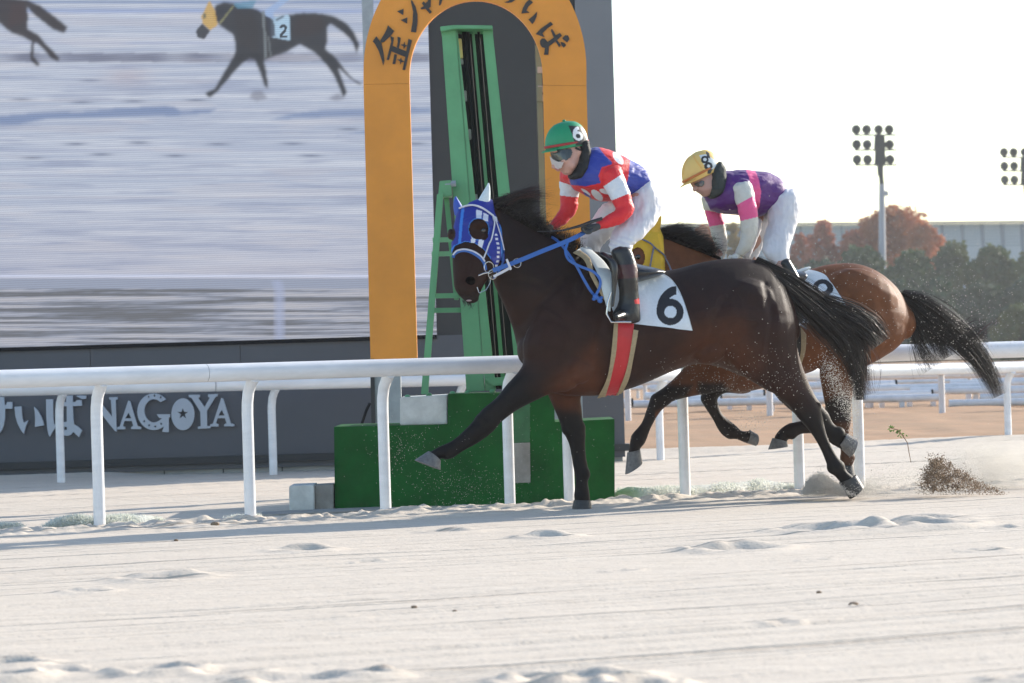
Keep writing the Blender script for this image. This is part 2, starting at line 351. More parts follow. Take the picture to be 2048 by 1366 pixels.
stored = [(1500,1862,795,50.6,'stored white pipe ending left of the stout infield post, upper one'),(1240,1880,809,50.3,'long stored white pipe lying lowest, left of the stout infield post'),
          (1898,2200,807,50.2,'stored white pipe lying lowest at right edge of the photo'),(1820,2200,783,50.9,'stored white pipe on top of the pile at right'),
          (1290,1526,792,50.6,'stored white pipe seen between the forelegs of both horses'),(1560,2200,757,52.4,'stored white pipe highest of all, running behind both tails'),(1700,1985,778,51.0,'stored white pipe ending right of the stout infield post, in mid pile'),(1600,1760,786,51.3,'short stored white pipe showing between hind legs and post'),(1960,2200,795,50.8,'stored white pipe near right edge, just above the lowest one'),(1300,1440,801,50.4,'stored white pipe low between the raised forelegs'),
          (1200,1262,806,50.0,'short end of stored white pipe beside the grey board'),
          (1560,1790,773,51.2,'stored white pipe highest in the pile behind the hind legs'),(1300,1480,777,51.2,'stored white pipe just under the bellies, top of its pile'),(1900,2200,768,51.6,'highest stored white pipe at right edge, behind the tail')]
for i, (xa, xb, yc, Y, lab) in enumerate(stored):
    root = thing('stored_rail', lab, 'pipe', 'white rail pipes stored in a pile')
    sl = -.022; p, q = P(xa, yc-sl*0, Y), P(xb, yc+sl*(xb-xa), Y)
    MB().tube([p, q], .052, 14).build('rail_tube', M_white2, root, smooth=True)
    d = (q-p).normalized()
    MB().tube([q, q+d*.03], .056, 12).build('end_collar', M_hole, root, smooth=True)
    for f in (.12, .88):
        c = p.lerp(q, f); MB().box((c.x-.03, c.y-.07, .1), (c.x+.03, c.y+.07, c.z-.052)).build('rack_leg', M_white2, root)
LED_GAIN = 0.52
# ---------------------------------------------------------------- video board with its wall
YW = 36.0
vb = thing('video_board', 'big grey video board building with LED screen showing horses on sand', 'video screen')
def px_box(name, x0, y0, x1, y1, Y, t, m, parent, bevel=0, lean=.028, base=None):
    "upright block; its left and right edges given at row 700"
    L = lambda x, y: x + (y-700)*lean
    R = lambda x, y: y - (x-x0)*.03
    lp = [(L(x0,y1), R(x0,y1)), (L(x1,y1), R(x1,y1)), (L(x1,y0), R(x1,y0)), (L(x0,y0), R(x0,y0))]
    return slab([lp], Y, t).build(name, m, parent, bevel=bevel)
# wall below the screen in panels
xs = [-420,-120,180,480,780,1010,1245]
for i in range(len(xs)-1): px_box('wall_panel', xs[i]+.6, 697-.03*(xs[i]+400)+12, xs[i+1]-.6, 951-.03*(xs[i]+400)+12, YW, .3, M_grey, vb)
px_box('wall_ledge', -420, 926-.0+12, 1253, 940+12, YW-.05, .34, M_dark, vb)
px_box('plinth', -420, 952, 1238, 1010, YW+.03, .3, M_plinth, vb)
for i in range(14):
    g = P(-380+i*118, 0, YW); q = P(-380+i*118, 950-.03*(i*118), YW+.02)
    MB().box((q.x-.004, YW+.02, 0), (q.x+.004, YW+.032, .17)).build('plinth_joint', M_black, vb)
px_box('dark_panel', 874, -320, 1086, 672, YW+.02, .3, M_dark, vb)
px_box('side_column', 1156+13, -320, 1230+13, 700, YW, .6, M_lgrey, vb)
px_box('side_column_inner', 1087, -320, 1155+13, 700, YW+.06, .5, M_dark, vb)
px_box('screen_frame', -420, 708, 873, 716, YW-.03, .3, M_black, vb)
px_box('upright_strut', 743, -320, 765, 690, YW-.35, .12, M_galv, vb)
# LED screen picture, painted on a fine grid of vertices
sc = 2.7676
def inpoly(x, y, poly):
    r = np.zeros(x.shape, bool); n = len(poly); j = n-1
    for i in range(n):
        xi, yi = poly[i]; xj, yj = poly[j]
        if yi != yj: r ^= ((yi > y) != (yj > y)) & (x < (xj-xi)*(y-yi)/(yj-yi)+xi)
        j = i
    return r
def blur(a, k):
    for _ in range(k):
        a = (np.roll(a, 1, 0)+a*2+np.roll(a, -1, 0))/4; a = (np.roll(a, 1, 1)+a*2+np.roll(a, -1, 1))/4
    return a
gx = np.arange(-420, 874, 1.9); gy_ = np.arange(-330, 697, 1.9)
PX, PY = np.meshgrid(gx, gy_)
LX = PX + (PY-700)*.028; LY = PY - PX*.03 + .0      # sheared to the board's own up and along directions
LY = LY + .0
qx, qy = LX, LY
C = np.zeros(PX.shape+(3,)); C[:] = srgb(172,182,203)
st = fbm(qx*.004, qy*.16, 4, 81)
def mixc(mask, col): 
    global C
    C = C*(1-mask[..., None]) + np.array(srgb(*col))*mask[..., None]
mixc(np.clip(.4+st*1.1, 0, .9), (200,206,220)); mixc(np.clip((qy-380)/350, 0, .55), (178,176,192))
for y0, h, c, a in [(4,3,(120,140,180),.8),(22,5,(140,160,205),.7),(86,3,(150,160,200),.3),(395,1.5,(150,150,170),.5),(352,1.5,(150,150,175),.4),(300,2,(150,155,185),.3)]:
    mixc(a*np.exp(-((qy-y0+.01*qx*0)/h)**2), c)
for (cx, cy) in [(420,797),(770,790),(1210,798),(1620,795),(180,873),(560,855),(970,862),(1720,862),(1930,715),(500,445),(120,550),(450,565),(740,560),(1085,555),(2300,795),(2200,870)]:
    mixc(.75*np.exp(-((qx-cx/sc)/22)**2-((qy-cy/sc)/3.2)**2), (105,115,140))
m = (np.abs(qy-115) < 9)*(qx < 900)*1.0; mixc(blur(m, 2)*np.clip(.65+.7*vnoise(qx*.02, qy*0, 5), .1, .95), (112,116,138))
mixc(.6*np.exp(-((qx-255)/45)**2-((qy-155)/20)**2), (178,170,180))
mixc(np.clip(fbm(qx*.007, qy*.13, 3, 85)*1.6-.28, 0, .5)*np.clip((qy-60)/80, 0, 1), (140,150,178)); mixc(np.clip(fbm(qx*.005, qy*.3, 3, 87)*1.5-.2, 0, .45), (150,158,184)); mixc(np.clip(fbm(qx*.005+3, qy*.07, 3, 89)*1.6-.2, 0, .3), (200,198,206))
def paint(poly, col, a=1, k=2): mixc(np.clip(blur(inpoly(qx, qy, [(x/sc, y/sc) for x, y in poly])*1.0, k), 0, 1)*a, col)
paint([(-900,640),(0,640),(230,620),(440,620),(650,600),(900,585),(960,590),(1000,615),(1200,600),(1160,625),(980,640),(650,645),(250,660),(100,690),(-900,685)], (112,132,172), .85, 4)
paint([(1480,665),(1620,630),(1800,605),(2010,600),(2500,590),(2500,625),(2010,635),(1800,645)], (118,138,176), .8, 4)
paint([(1860,750),(2010,722),(2500,700),(2500,720),(2010,742)], (118,138,176), .7, 3)
paint([(1190,30),(1240,10),(1300,20),(1420,50),(1470,80),(1530,100),(1610,80),(1680,70),(1780,75),(1850,90),(1920,130),(1960,180),(1990,250),(1975,295),(1950,230),(1900,180),(1830,130),(1810,150),(1812,230),(1800,270),(1860,320),(1920,400),(1960,440),(2005,465),(1990,470),(1930,430),(1870,370),(1890,430),(1920,510),(1900,545),(1880,490),(1850,420),(1800,350),(1740,290),(1660,245),(1580,290),(1480,325),(1460,330),(1475,400),(1485,490),(1465,480),(1440,400),(1410,330),(1380,325),(1340,350),(1260,440),(1200,510),(1160,540),(1135,515),(1190,490),(1240,400),(1300,300),(1305,250),(1290,190),(1220,145),(1180,100)], (36,35,40), .96, 3)
paint([(0,-20),(150,0),(220,30),(300,90),(375,150),(355,185),(290,160),(200,90),(150,40),(155,100),(150,160),(210,190),(250,240),(330,320),(320,340),(280,320),(230,260),(190,230),(185,310),(225,360),(205,365),(165,330),(175,230),(130,205),(60,180),(0,130),(-300,150),(-420,90),(-400,-40)], (46,36,38), .96, 3)
paint([(1160,0),(1190,60),(1205,140),(1160,170),(1120,130),(1115,90),(1140,40)], (196,160,80), .9, 1)
paint([(1120,130),(1165,170),(1130,218),(1090,205),(1085,170)], (50,50,56), .95, 1)
paint([(1500,100),(1600,80),(1607,225),(1500,205)], (170,200,225), .95, 1)
paint([(1465,60),(1560,-10),(1600,-20),(1600,0),(1510,70),(1520,110),(1470,90)], (150,175,215), .9, 1)
paint([(1290,20),(1420,0),(1400,45),(1310,45)], (90,140,170), .8, 1)
paint([(1470,90),(1515,110),(1525,200),(1490,205)], (50,52,66), .9, 1)
paint([(1546,150),(1560,136),(1580,136),(1590,152),(1584,172),(1562,196),(1590,196),(1590,210),(1546,210),(1546,196),(1572,164),(1572,150),(1562,150),(1560,158),(1546,158)], (30,34,46), .95, 0)
paint([(1380,540),(1400,505),(1450,500),(1480,545),(1420,560)], (110,112,128), .6, 4); paint([(1820,545),(1870,515),(1910,545),(1860,560)], (110,112,128), .6, 4)
paint([(1640,90),(1760,85),(1800,120),(1795,170),(1700,200),(1620,200)], (58,50,52), .7, 7); paint([(1290,60),(1400,60),(1440,180),(1420,280),(1330,260)], (52,47,50), .6, 7); paint([(60,20),(140,20),(140,120),(40,150)], (70,52,54), .6, 6)
paint([(1450,60),(1466,60),(1478,318),(1464,322)], (120,128,134), .8, 1); paint([(1480,200),(1490,200),(1504,312),(1494,316)], (112,120,126), .7, 1); paint([(1210,130),(1290,30),(1296,36),(1218,136)], (150,150,110), .7, 1)
paint([(1125,75),(1142,70),(1140,100),(1124,105)], (60,84,86), .8, 1); paint([(1520,110),(1570,84),(1575,92),(1530,118)], (40,44,60), .8, 1)
# lower part: blurred rail and ground streaks
low = np.clip((qy-(540+14))/3, 0, 1); mixc(np.exp(-((qy-552)/2.5)**2), (205,212,236))
s2 = fbm(qx*.0035, qy*.22, 4, 91)
mixc(np.clip((qy-556)/2, 0, 1), (150,158,178)); mixc(np.clip((qy-576)/2, 0, 1)*np.clip(.4+s2*2.0, 0, .9), (100,100,104)); mixc(np.clip((qy-576)/2, 0, 1)*np.clip(-s2*2.4, 0, .95), (180,180,188))
pc = 548 + 6*np.clip((qy-560)/20, 0, 1) + 0*qy
mixc(.75*np.clip(1-np.abs(qx-pc-5)/13, 0, 1)**.5*np.clip((qy-558)/6, 0, 1), (165,175,205))
# row lines of LEDs
V = np.array([P(x, y, YW-.02) for x, y in zip(LX.ravel(), LY.ravel())])
idx = np.arange(PX.size).reshape(PX.shape); F = np.stack([idx[1:,:-1], idx[1:,1:], idx[:-1,1:], idx[:-1,:-1]], -1).reshape(-1, 4)
me = mesh('screen', V, F); setcol(me, C.reshape(-1, 3))
M_led = bpy.data.materials.new('led_picture'); M_led.use_nodes = True; t = M_led.node_tree; b = t.nodes['Principled BSDF']
a = t.nodes.new('ShaderNodeAttribute'); a.attribute_name = 'Col'; b.inputs['Base Color'].default_value = (.02,.02,.02,1); b.inputs['Roughness'].default_value = .6
wv = t.nodes.new('ShaderNodeTexWave'); wv.bands_direction = 'Z'; wv.inputs['Scale'].default_value = 15.2; tcx = t.nodes.new('ShaderNodeTexCoord'); t.links.new(tcx.outputs['Object'], wv.inputs[0])
mr = t.nodes.new('ShaderNodeMapRange'); mr.inputs[3].default_value = .82; mr.inputs[4].default_value = 1.10; t.links.new(wv.outputs['Fac'], mr.inputs[0])
sv = t.nodes.new('ShaderNodeVectorMath'); sv.operation = 'SCALE'; t.links.new(a.outputs['Color'], sv.inputs[0]); t.links.new(mr.outputs[0], sv.inputs['Scale'])
t.links.new(sv.outputs[0], b.inputs['Emission Color']); b.inputs['Emission Strength'].default_value = LED_GAIN
link('screen', me, M_led, vb)
# raised letters on the wall
def letter(loops, s, ox, oy, name='letter', Y=YW-.05, t=.05, m=M_letter, parent=vb):
    return slab([zc(l, s, ox, oy) for l in loops], Y, t).build(name, m, parent)
k3 = (8.533, 0, 770); k4 = (6.827, 180, 770)
letter([[(-120,300),(-20,300),(-20,205),(65,205),(80,340),(105,340),(120,290),(208,290),(208,405),(85,405),(85,560),(65,680),(30,770),(0,810),(-40,830),(-20,600),(-20,405),(-120,405)]], *k3)
letter([[(245,372),(365,365),(372,500),(385,580),(405,642),(485,600),(440,700),(405,835),(355,770),(300,660),(262,530)]], *k3)
letter([[(578,370),(640,430),(700,530),(735,620),(750,690),(595,715),(600,560),(592,450)]], *k3)
letter([[(785,245),(903,243),(905,400),(908,560),(920,670),(985,668),(900,790),(850,885),(828,850),(805,740),(788,520)]], *k3)
letter([[(950,298),(1130,292),(1130,185),(1240,180),(1240,290),(1290,285),(1310,258),(1392,258),(1398,355),(1240,362),(1250,560),(1262,670),(1330,710),(1400,775),(1345,890),(1250,800),(1210,850),(1150,868),(1080,860),(1030,810),(1020,730),(1050,660),(1085,632),(1140,630),(1138,362),(975,362)], [(1095,715),(1140,715),(1140,765),(1095,765)]], *k3)
letter([[(1290,185),(1350,180),(1470,180),(1465,235),(1400,238)]], *k3)
letter([[(20,150),(70,150),(300,430),(285,205),(262,195),(258,168),(375,165),(375,195),(348,205),(365,635),(340,630),(120,350),(125,590),(155,640),(60,640),(85,600),(80,250),(20,180)]], *k4)
def Apoly(dx, dy): return [[(520+dx,215+dy),(548+dx,225+dy),(650+dx,560+dy),(697+dx,575+dy),(697+dx,602+dy),(560+dx,602+dy),(562+dx,575+dy),(590+dx,560+dy),(572+dx,492+dy),(470+dx,492+dy),(448+dx,560+dy),(482+dx,575+dy),(482+dx,604+dy),(368+dx,606+dy),(368+dx,578+dy),(405+dx,565+dy)], [(483+dx,455+dy),(565+dx,455+dy),(525+dx,378+dy)]]
letter(Apoly(0,0), *k4); letter(Apoly(1272,-38), *k4)
gl = arc(870,370,225,255,38,318,40) + [(1000,600),(985,640),(1075,645),(1075,445),(1095,440),(1095,400),(910,400),(945,450),(985,450),(960,490)] + arc(872,355,132,160,-50,-322+10,30)
dots = [[(cx+13*math.cos(a), cy+15*math.sin(a)) for a in np.linspace(0, 2*math.pi, 9)[:-1]] for cx, cy in [(800,160),(880,145),(965,168),(740,495),(808,550),(893,565),(972,530)]]
gl = arc(870,365,225,250,42,308,40) + [(985,640),(1075,645),(1075,445),(1095,440),(1095,400),(910,400),(945,450),(985,452)] + [(940,490)] + arc(872,352,130,158,300,48,30)
letter([gl]+dots, *k4)
star = [(1268+(75 if i%2==0 else 30)*math.sin(i*math.pi/5), 392-(78 if i%2==0 else 31)*math.cos(i*math.pi/5)) for i in range(10)]
letter([arc(1268,400,158,218,0,360,40)[:-1], star], *k4)
letter([[(1345,135),(1498,132),(1498,165),(1475,178),(1565,300),(1635,175),(1612,160),(1612,128),(1742,122),(1740,155),(1712,165),(1595,355),(1600,555),(1645,565),(1645,590),(1475,598),(1472,570),(1512,560),(1505,365),(1385,175),(1350,165)]], *k4)

# ---------------------------------------------------------------- finish arch
YA = 28.6
fa = thing('finish_arch', 'orange arch with dark Japanese characters, standing over the green finish camera frame', 'arch')
inner_l = arc(952,150,133,149,180,90,20); inner_r = arc(952,150,133,149,90,0,20)
outer = arc(950,140,223,262,180,0,48)
lp = [(727,169)] + outer[1:-1] + [(1173,169),(1086,168)] + inner_r[::-1][1:] + inner_l[::-1][1:-1] + [(819,164)]
lp = [(727,168.6)] + outer + [(1173,171.4),(1086,170.2)] + [(x, y) for x, y in inner_r[::-1]] + [(x, y) for x, y in inner_l[::-1][1:]] + [(819,167)]
lp2 = []; 
for q in lp:
    if not lp2 or abs(q[0]-lp2[-1][0])+abs(q[1]-lp2[-1][1]) > .6: lp2.append(q)
slab([lp2], YA, .09).build('arch_sign', M_orange, fa)
slab([[(727,168.9),(819,167.5),(834.5,717),(741,718.5)]], YA, .09).build('side_panel', M_orange, fa)
slab([[(1086,170.7),(1173,171.9),(1187.5,706),(1099,707)]], YA, .09).build('side_panel', M_orange, fa)
slab([[(740,715),(800,713),(805,900),(746,902)]], YA+.02, .12).build('steel_column', M_galv, fa)
slab([[(1102,703),(1162,701),(1168,900),(1108,902)]], YA+.02, .12).build('steel_column', M_galv, fa)
slab([[(740,718),(748,718),(752,900),(744,900)]], YA-.01, .03).build('column_flange', M_dark, fa)
k5 = (9.106, 740, 0); k6 = (10.506, 1000, 0)
def ch(loops, k): 
    mb = MB()
    for l in loops: slab([zc(l, *k)], YA-.012, .012, mb)
    mb.build('character', M_ink, fa)
ch([[(325,460),(440,565),(385,640),(260,760),(200,780),(185,740),(270,600),(310,520)], [(115,660),(165,730),(210,790),(245,950),(262,1100),(240,1190),(215,1100),(160,930),(90,800),(50,750)],
    [(370,655),(435,685),(415,820),(380,960),(345,1090),(300,1090),(330,980),(385,760)], [(500,665),(560,690),(540,800),(525,880),(488,860),(505,760)], [(400,830),(680,940),(650,1040),(380,930)],
    [(445,985),(490,995),(460,1165),(410,1165)], [(700,705),(765,735),(700,1000),(640,1275),(590,1270),(640,1050)],
    [(625,760),(640,815),(690,835),(640,850),(615,895),(605,840),(555,815),(610,805)], [(565,1045),(580,1095),(630,1120),(575,1130),(550,1175),(545,1115),(490,1080),(545,1085)]], k5)
ch([[(495,205),(610,160),(605,275)], [(560,365),(680,315),(675,430)], [(740,0),(770,10),(830,120),(865,260),(865,400),(840,590),(745,578),(775,400),(785,220)]], k5)
ch([[(975,25),(1010,60),(1050,20),(1050,-40),(1110,-40),(1105,120),(1070,150),(1125,215),(1090,250),(1010,160),(935,170),(920,145),(980,110),(945,60)]], k5)
ch([[(1270,-60),(1330,-60),(1300,60),(1275,100),(1255,90)], [(1390,-420),(1500,-420),(1480,-200),(1400,-200)], [(1250,-330),(1640,-330),(1640,-270),(1250,-270)]], k5)
ch([[(90,45),(180,20),(230,-40),(330,-10),(250,45),(170,60)], [(-60,-330),(20,-330),(20,-60),(-60,-60)], [(100,-260),(360,-300),(360,-250),(100,-210)]], k6)
ch([[(610,-10),(660,15),(690,50),(600,130),(555,220),(620,262),(450,282),(480,170),(540,60)], [(780,245),(770,340),(730,440),(680,505),(600,410),(700,330)]], k6)
ch([[(1065,455),(1115,515),(1000,590),(890,700),(940,780),(750,715),(860,600)], [(1090,605),(1130,660),(1170,740),(1260,690),(1300,750),(1200,840),(1280,950),(1240,990),(1190,900),(1165,870),(1030,970),(1015,1150),(925,1150),(945,1010),(880,990),(845,930),(840,860),(880,805),(940,810),(1000,880),(1130,790),(1070,640)],
    [(1310,800),(1370,740),(1430,745),(1460,820),(1410,890),(1340,840)], [(1280,880),(1350,900),(1390,950),(1340,1000),(1290,950)]], k6)
# pale green pole with clamp behind the arch
pp = thing('pale_pole', 'thin pale green pole with clamp just inside right leg of the orange arch', 'pole')
MB().bar(P(1076,90,YA+.3), P(1100,880,YA+.3), .045, .045).build('shaft', M_gpost, pp)
for y in (140, 178, 196): MB().bar(P(1072+y*.02,y,YA+.27), P(1084+y*.02,y,YA+.27), .02, .05).build('clamp', M_galv, pp)
slab([[(1073,174),(1084,174),(1084.5,202),(1073.5,202)]], YA+.25, .03).build('clamp_plate', M_gpost, pp)

# ---------------------------------------------------------------- green base, finish camera frame, ladder
YG = 26.05
gb = thing('green_base', 'stepped dark green painted concrete base under the camera frame', 'platform')
slab([[(668,853.5),(895,848.5),(896,788),(1108,785),(1109.5,844),(1229,838),(1229.5,1006),(1100,1013),(670,1030)]], YG, 1.1).build('green_block', M_green, gb, bevel=.008)
slab([[(800,795),(894.5,790),(894.5,849),(800,850.5)]], YG+.05, .9).build('concrete_block', M_conc, gb, bevel=.006)
slab([[(1026,886),(1060,885),(1061,965),(1027,966)]], YG-.012, .012).build('concrete_patch', M_conc2, gb)
slab([[(1024,800),(1060,799),(1060,884),(1026,885)]], YG-.006, .006).build('faded_patch', M_green2, gb)
for x, y in [(858,789),(935,785),(985,782),(1020,781),(1084,784),(815,793),(905,786)]:
    MB().ball(P(x, y+1, YG+.25), (.022,.022,.018), 8, 5).build('bolt', M_lgreen, gb)
st_ = thing('concrete_step', 'small pale concrete step block against left side of the green base', 'step')
slab([[(578,972),(628,970),(629,1030),(579,1032)]], YG-.1, .5).build('step_block', M_conc, st_, bevel=.006)
slab([[(629,971),(667,969),(667,1029),(630,1030)]], YG-.04, .4).build('inner_block', M_conc2, st_, bevel=.006)
tag(slab([[(513,1030),(760,1020),(760,1044),(513,1054)]], 25.15, .6).build('paving_slab', M_conc2, None, bevel=.006), 'flat grey concrete slab half buried in sand before the step block', 'slab')

cfm = thing('camera_frame', 'tall leaning light green steel frame with black inner rods standing on green base', 'steel frame')
def quad(name, pts, Y, t, m, parent=cfm, bevel=.004): return slab([pts], Y, t).build(name, m, parent, bevel=bevel)
quad('left_beam', [(883,60),(912,58),(970,782),(933,784)], YG+.30, .10, M_lgreen)
quad('left_beam_side', [(912.5,60),(914.5,60),(992,780),(970.5,782)], YG+.31, .30, M_lgreen)
quad('right_beam', [(965,60),(985,60),(1062,778),(1034,779)], YG+.34, .08, M_lgreen)
quad('middle_strip', [(943,62),(948.5,62),(1012,780),(1004,780)], YG+.50, .05, M_lgreen)
quad('cap_plate', [(880,53),(907,50),(985,50.5),(985.5,58),(908,57.5),(881.5,63)], YG+.22, .55, M_lgreen)
quad('back_panel', [(913,62),(975,62),(1045,778),(975,778)], YG+.64, .04, M_black)
for (x0, x1, r) in ((929,985,.018),(936,994,.012),(957,1016,.010)): MB().tube([P(x0,64,YG+.45), P(x1,776,YG+.45)], r, 8).build('rod', M_black, cfm, smooth=True)
quad('lamp_box', [(911.5,77),(923,77),(926,116),(914.5,116)], YG+.40, .08, M_lamp)
quad('lamp_base', [(915,117.5),(926,117.5),(927,128),(917,128)], YG+.40, .08, M_conc2)
for y, x in ((188,927),(265,936),(395,949)): quad('bracket', [(x,y-7),(x+6,y-7),(x+7,y+14),(x+1,y+14)], YG+.42, .05, M_conc2)
quad('foot_plate', [(968,757),(1040,752),(1040,768),(985,772)], YG+.25, .3, M_lgreen)
ld = thing('ladder', 'light green steel ladder leaning against left side of the green camera frame', 'ladder')
quad('stile', [(874,388),(887,386),(856,788),(842,789)], YG+.15, .06, M_lgreen, ld)
quad('stile', [(887,386),(897,386),(918,600),(908,600)], YG+.42, .05, M_lgreen, ld)
quad('head_plate', [(879,362),(902,360),(904,392),(876,394)], YG+.18, .30, M_lgreen, ld)
MB().tube([P(890,369,YG+.2), P(912,367,YG+.2)], .022, 8).build('pivot', M_galv, ld, smooth=True)
for y, xa, xb in ((480,868,925),(508,866,926),(592,861,930),(621,858,934)):
    MB().bar(P(xa,y,YG+.18), P(xb,y-1,YG+.36), .03, .034).build('rung', M_lgreen, ld)
cb = thing('cable', 'dark curved cable rising beside the steel column of the arch', 'cable')
MB().tube([P(722,853,YA),P(728,835,YA),P(733,820,YA),P(740,806,YA)], .012, 6).build('cable_run', M_black, cb, smooth=True)
# ---------------------------------------------------------------- warehouse, light towers, trees
M_ware = mat('blue_grey_cladding', (.26,.36,.43), .6, nscale=.08, namt=.1)
M_ware2 = mat('cladding_rib', (.10,.16,.22), .6)
wh = thing('warehouse', 'long low pale blue warehouse with ribbed wall behind the trees', 'building')
def whp(x, y): 
    return P(x, y, 320+(x-1200)/900*16)
def wtop(x): return 448 - .0095*(x-1430)
wl = [whp(1150+i*42, 0) for i in range(26)]
MB().box8([Vector((whp(1100,0).x, whp(1100,0).y, 0)), Vector((whp(2260,0).x, whp(2260,0).y, 0)), whp(2260, wtop(2260)+4), whp(1100, wtop(1100)+4)] + [Vector((p.x, p.y+30, p.z)) for p in (Vector((whp(1100,0).x, whp(1100,0).y, 0)), Vector((whp(2260,0).x, whp(2260,0).y, 0)), whp(2260, wtop(2260)+4), whp(1100, wtop(1100)+4))]).build('wall', M_ware, wh)
MB().bar(whp(1095, wtop(1095)+1.5)-Vector((0,.4,0)), whp(2265, wtop(2265)+1.5)-Vector((0,.4,0)), .6, .18).build('roof_edge', M_lgrey, wh)
for i in range(28):
    x = 1112 + i*40.5; p = whp(x, wtop(x)+6); MB().box((p.x-.2, p.y-.3, 0), (p.x+.2, p.y-.02, p.z)).build('rib', M_ware2, wh)
hb = MB()
for i in range(26):
    y = wtop(1430)+12+i*6.0; hb.bar(whp(1100, y+3.1)-Vector((0,.05,0)), whp(2255, y-7.9)-Vector((0,.05,0)), .04, .05)
tag(hb.build('corrugation', M_ware2, wh), kind='stuff')
M_pole = mat('pale_lamp_pole', (.33,.35,.40), .5, nscale=.5, namt=.08)
M_lampd = mat('dark_floodlight', (.012,.018,.02), .8, spec=.15)
def tower(label, x, ytop, Y, k, rows, ybot):
    root = thing('light_tower', label, 'floodlight mast', 'floodlight masts beyond the trees')
    s = Y/FPX
    b = P(x, ybot, Y); zt = P(x, ytop, Y)
    bx = P(x+7, ybot, Y).x
    def W(dx, dy): return P(x+dx*k+dy*k*.03, ytop+dy*k, Y)
    MB().tube([Vector((bx, Y, 0)), W(2,118)], [9.5*k*s, 6*k*s], 14).build('pole', M_pole, root, smooth=True)
    MB().tube([W(2,118), W(0,72)], 5*k*s, 10).build('upper_pole', M_lampd, root, smooth=True)
    MB().box8([*[W(a,c)+Vector((0,-.25,0)) for a,c in ((-6,70),(6,70),(5,102),(-5,102))], *[W(a,c)+Vector((0,.25,0)) for a,c in ((-6,70),(6,70),(5,102),(-5,102))]]).build('neck_box', M_lampd, root)
    for y0, y1 in ((22,48),(52,78)):
        MB().box8([*[W(a,c)+Vector((0,-.3,0)) for a,c in ((-9,y0),(10,y0),(11,y1),(-11,y1))], *[W(a,c)+Vector((0,.3,0)) for a,c in ((-9,y0),(10,y0),(11,y1),(-11,y1))]]).build('ballast_box', M_lampd, root)
    for yr in (20, 50, 80):
        MB().bar(W(-50,yr), W(34,yr), 2.5*s*k*2, 3.2*s*k).build('cross_arm', M_lampd, root)
        for xl in (-46,-25,-1,20) if yr == 20 else (-46,-25,20):
            c = W(xl, yr-11)
            MB().ball(c, (9.4*k*s, 5*k*s, 9.8*k*s), 14, 9).build('floodlight', M_lampd, root, smooth=True)
            MB().bar(c-Vector((0,0,6*k*s)), W(xl+3, yr), 1.6*s, 1.6*s).build('lamp_arm', M_lampd, root)
    MB().box8([*[W(a,c)+Vector((0,-.2,0)) for a,c in ((4,132),(14,132),(14,142),(4,142))], *[W(a,c)+Vector((0,.2,0)) for a,c in ((4,132),(14,132),(14,142),(4,142))]]).build('switch_box', M_pole, root)
tower('tall floodlight mast with three rows of round lamps behind the brown horse', 1758, 250, 240, 1.0, 3, 700)
tower('second floodlight mast cut off by the right edge of the photo', 2050, 296, 262, .92, 3, 700)

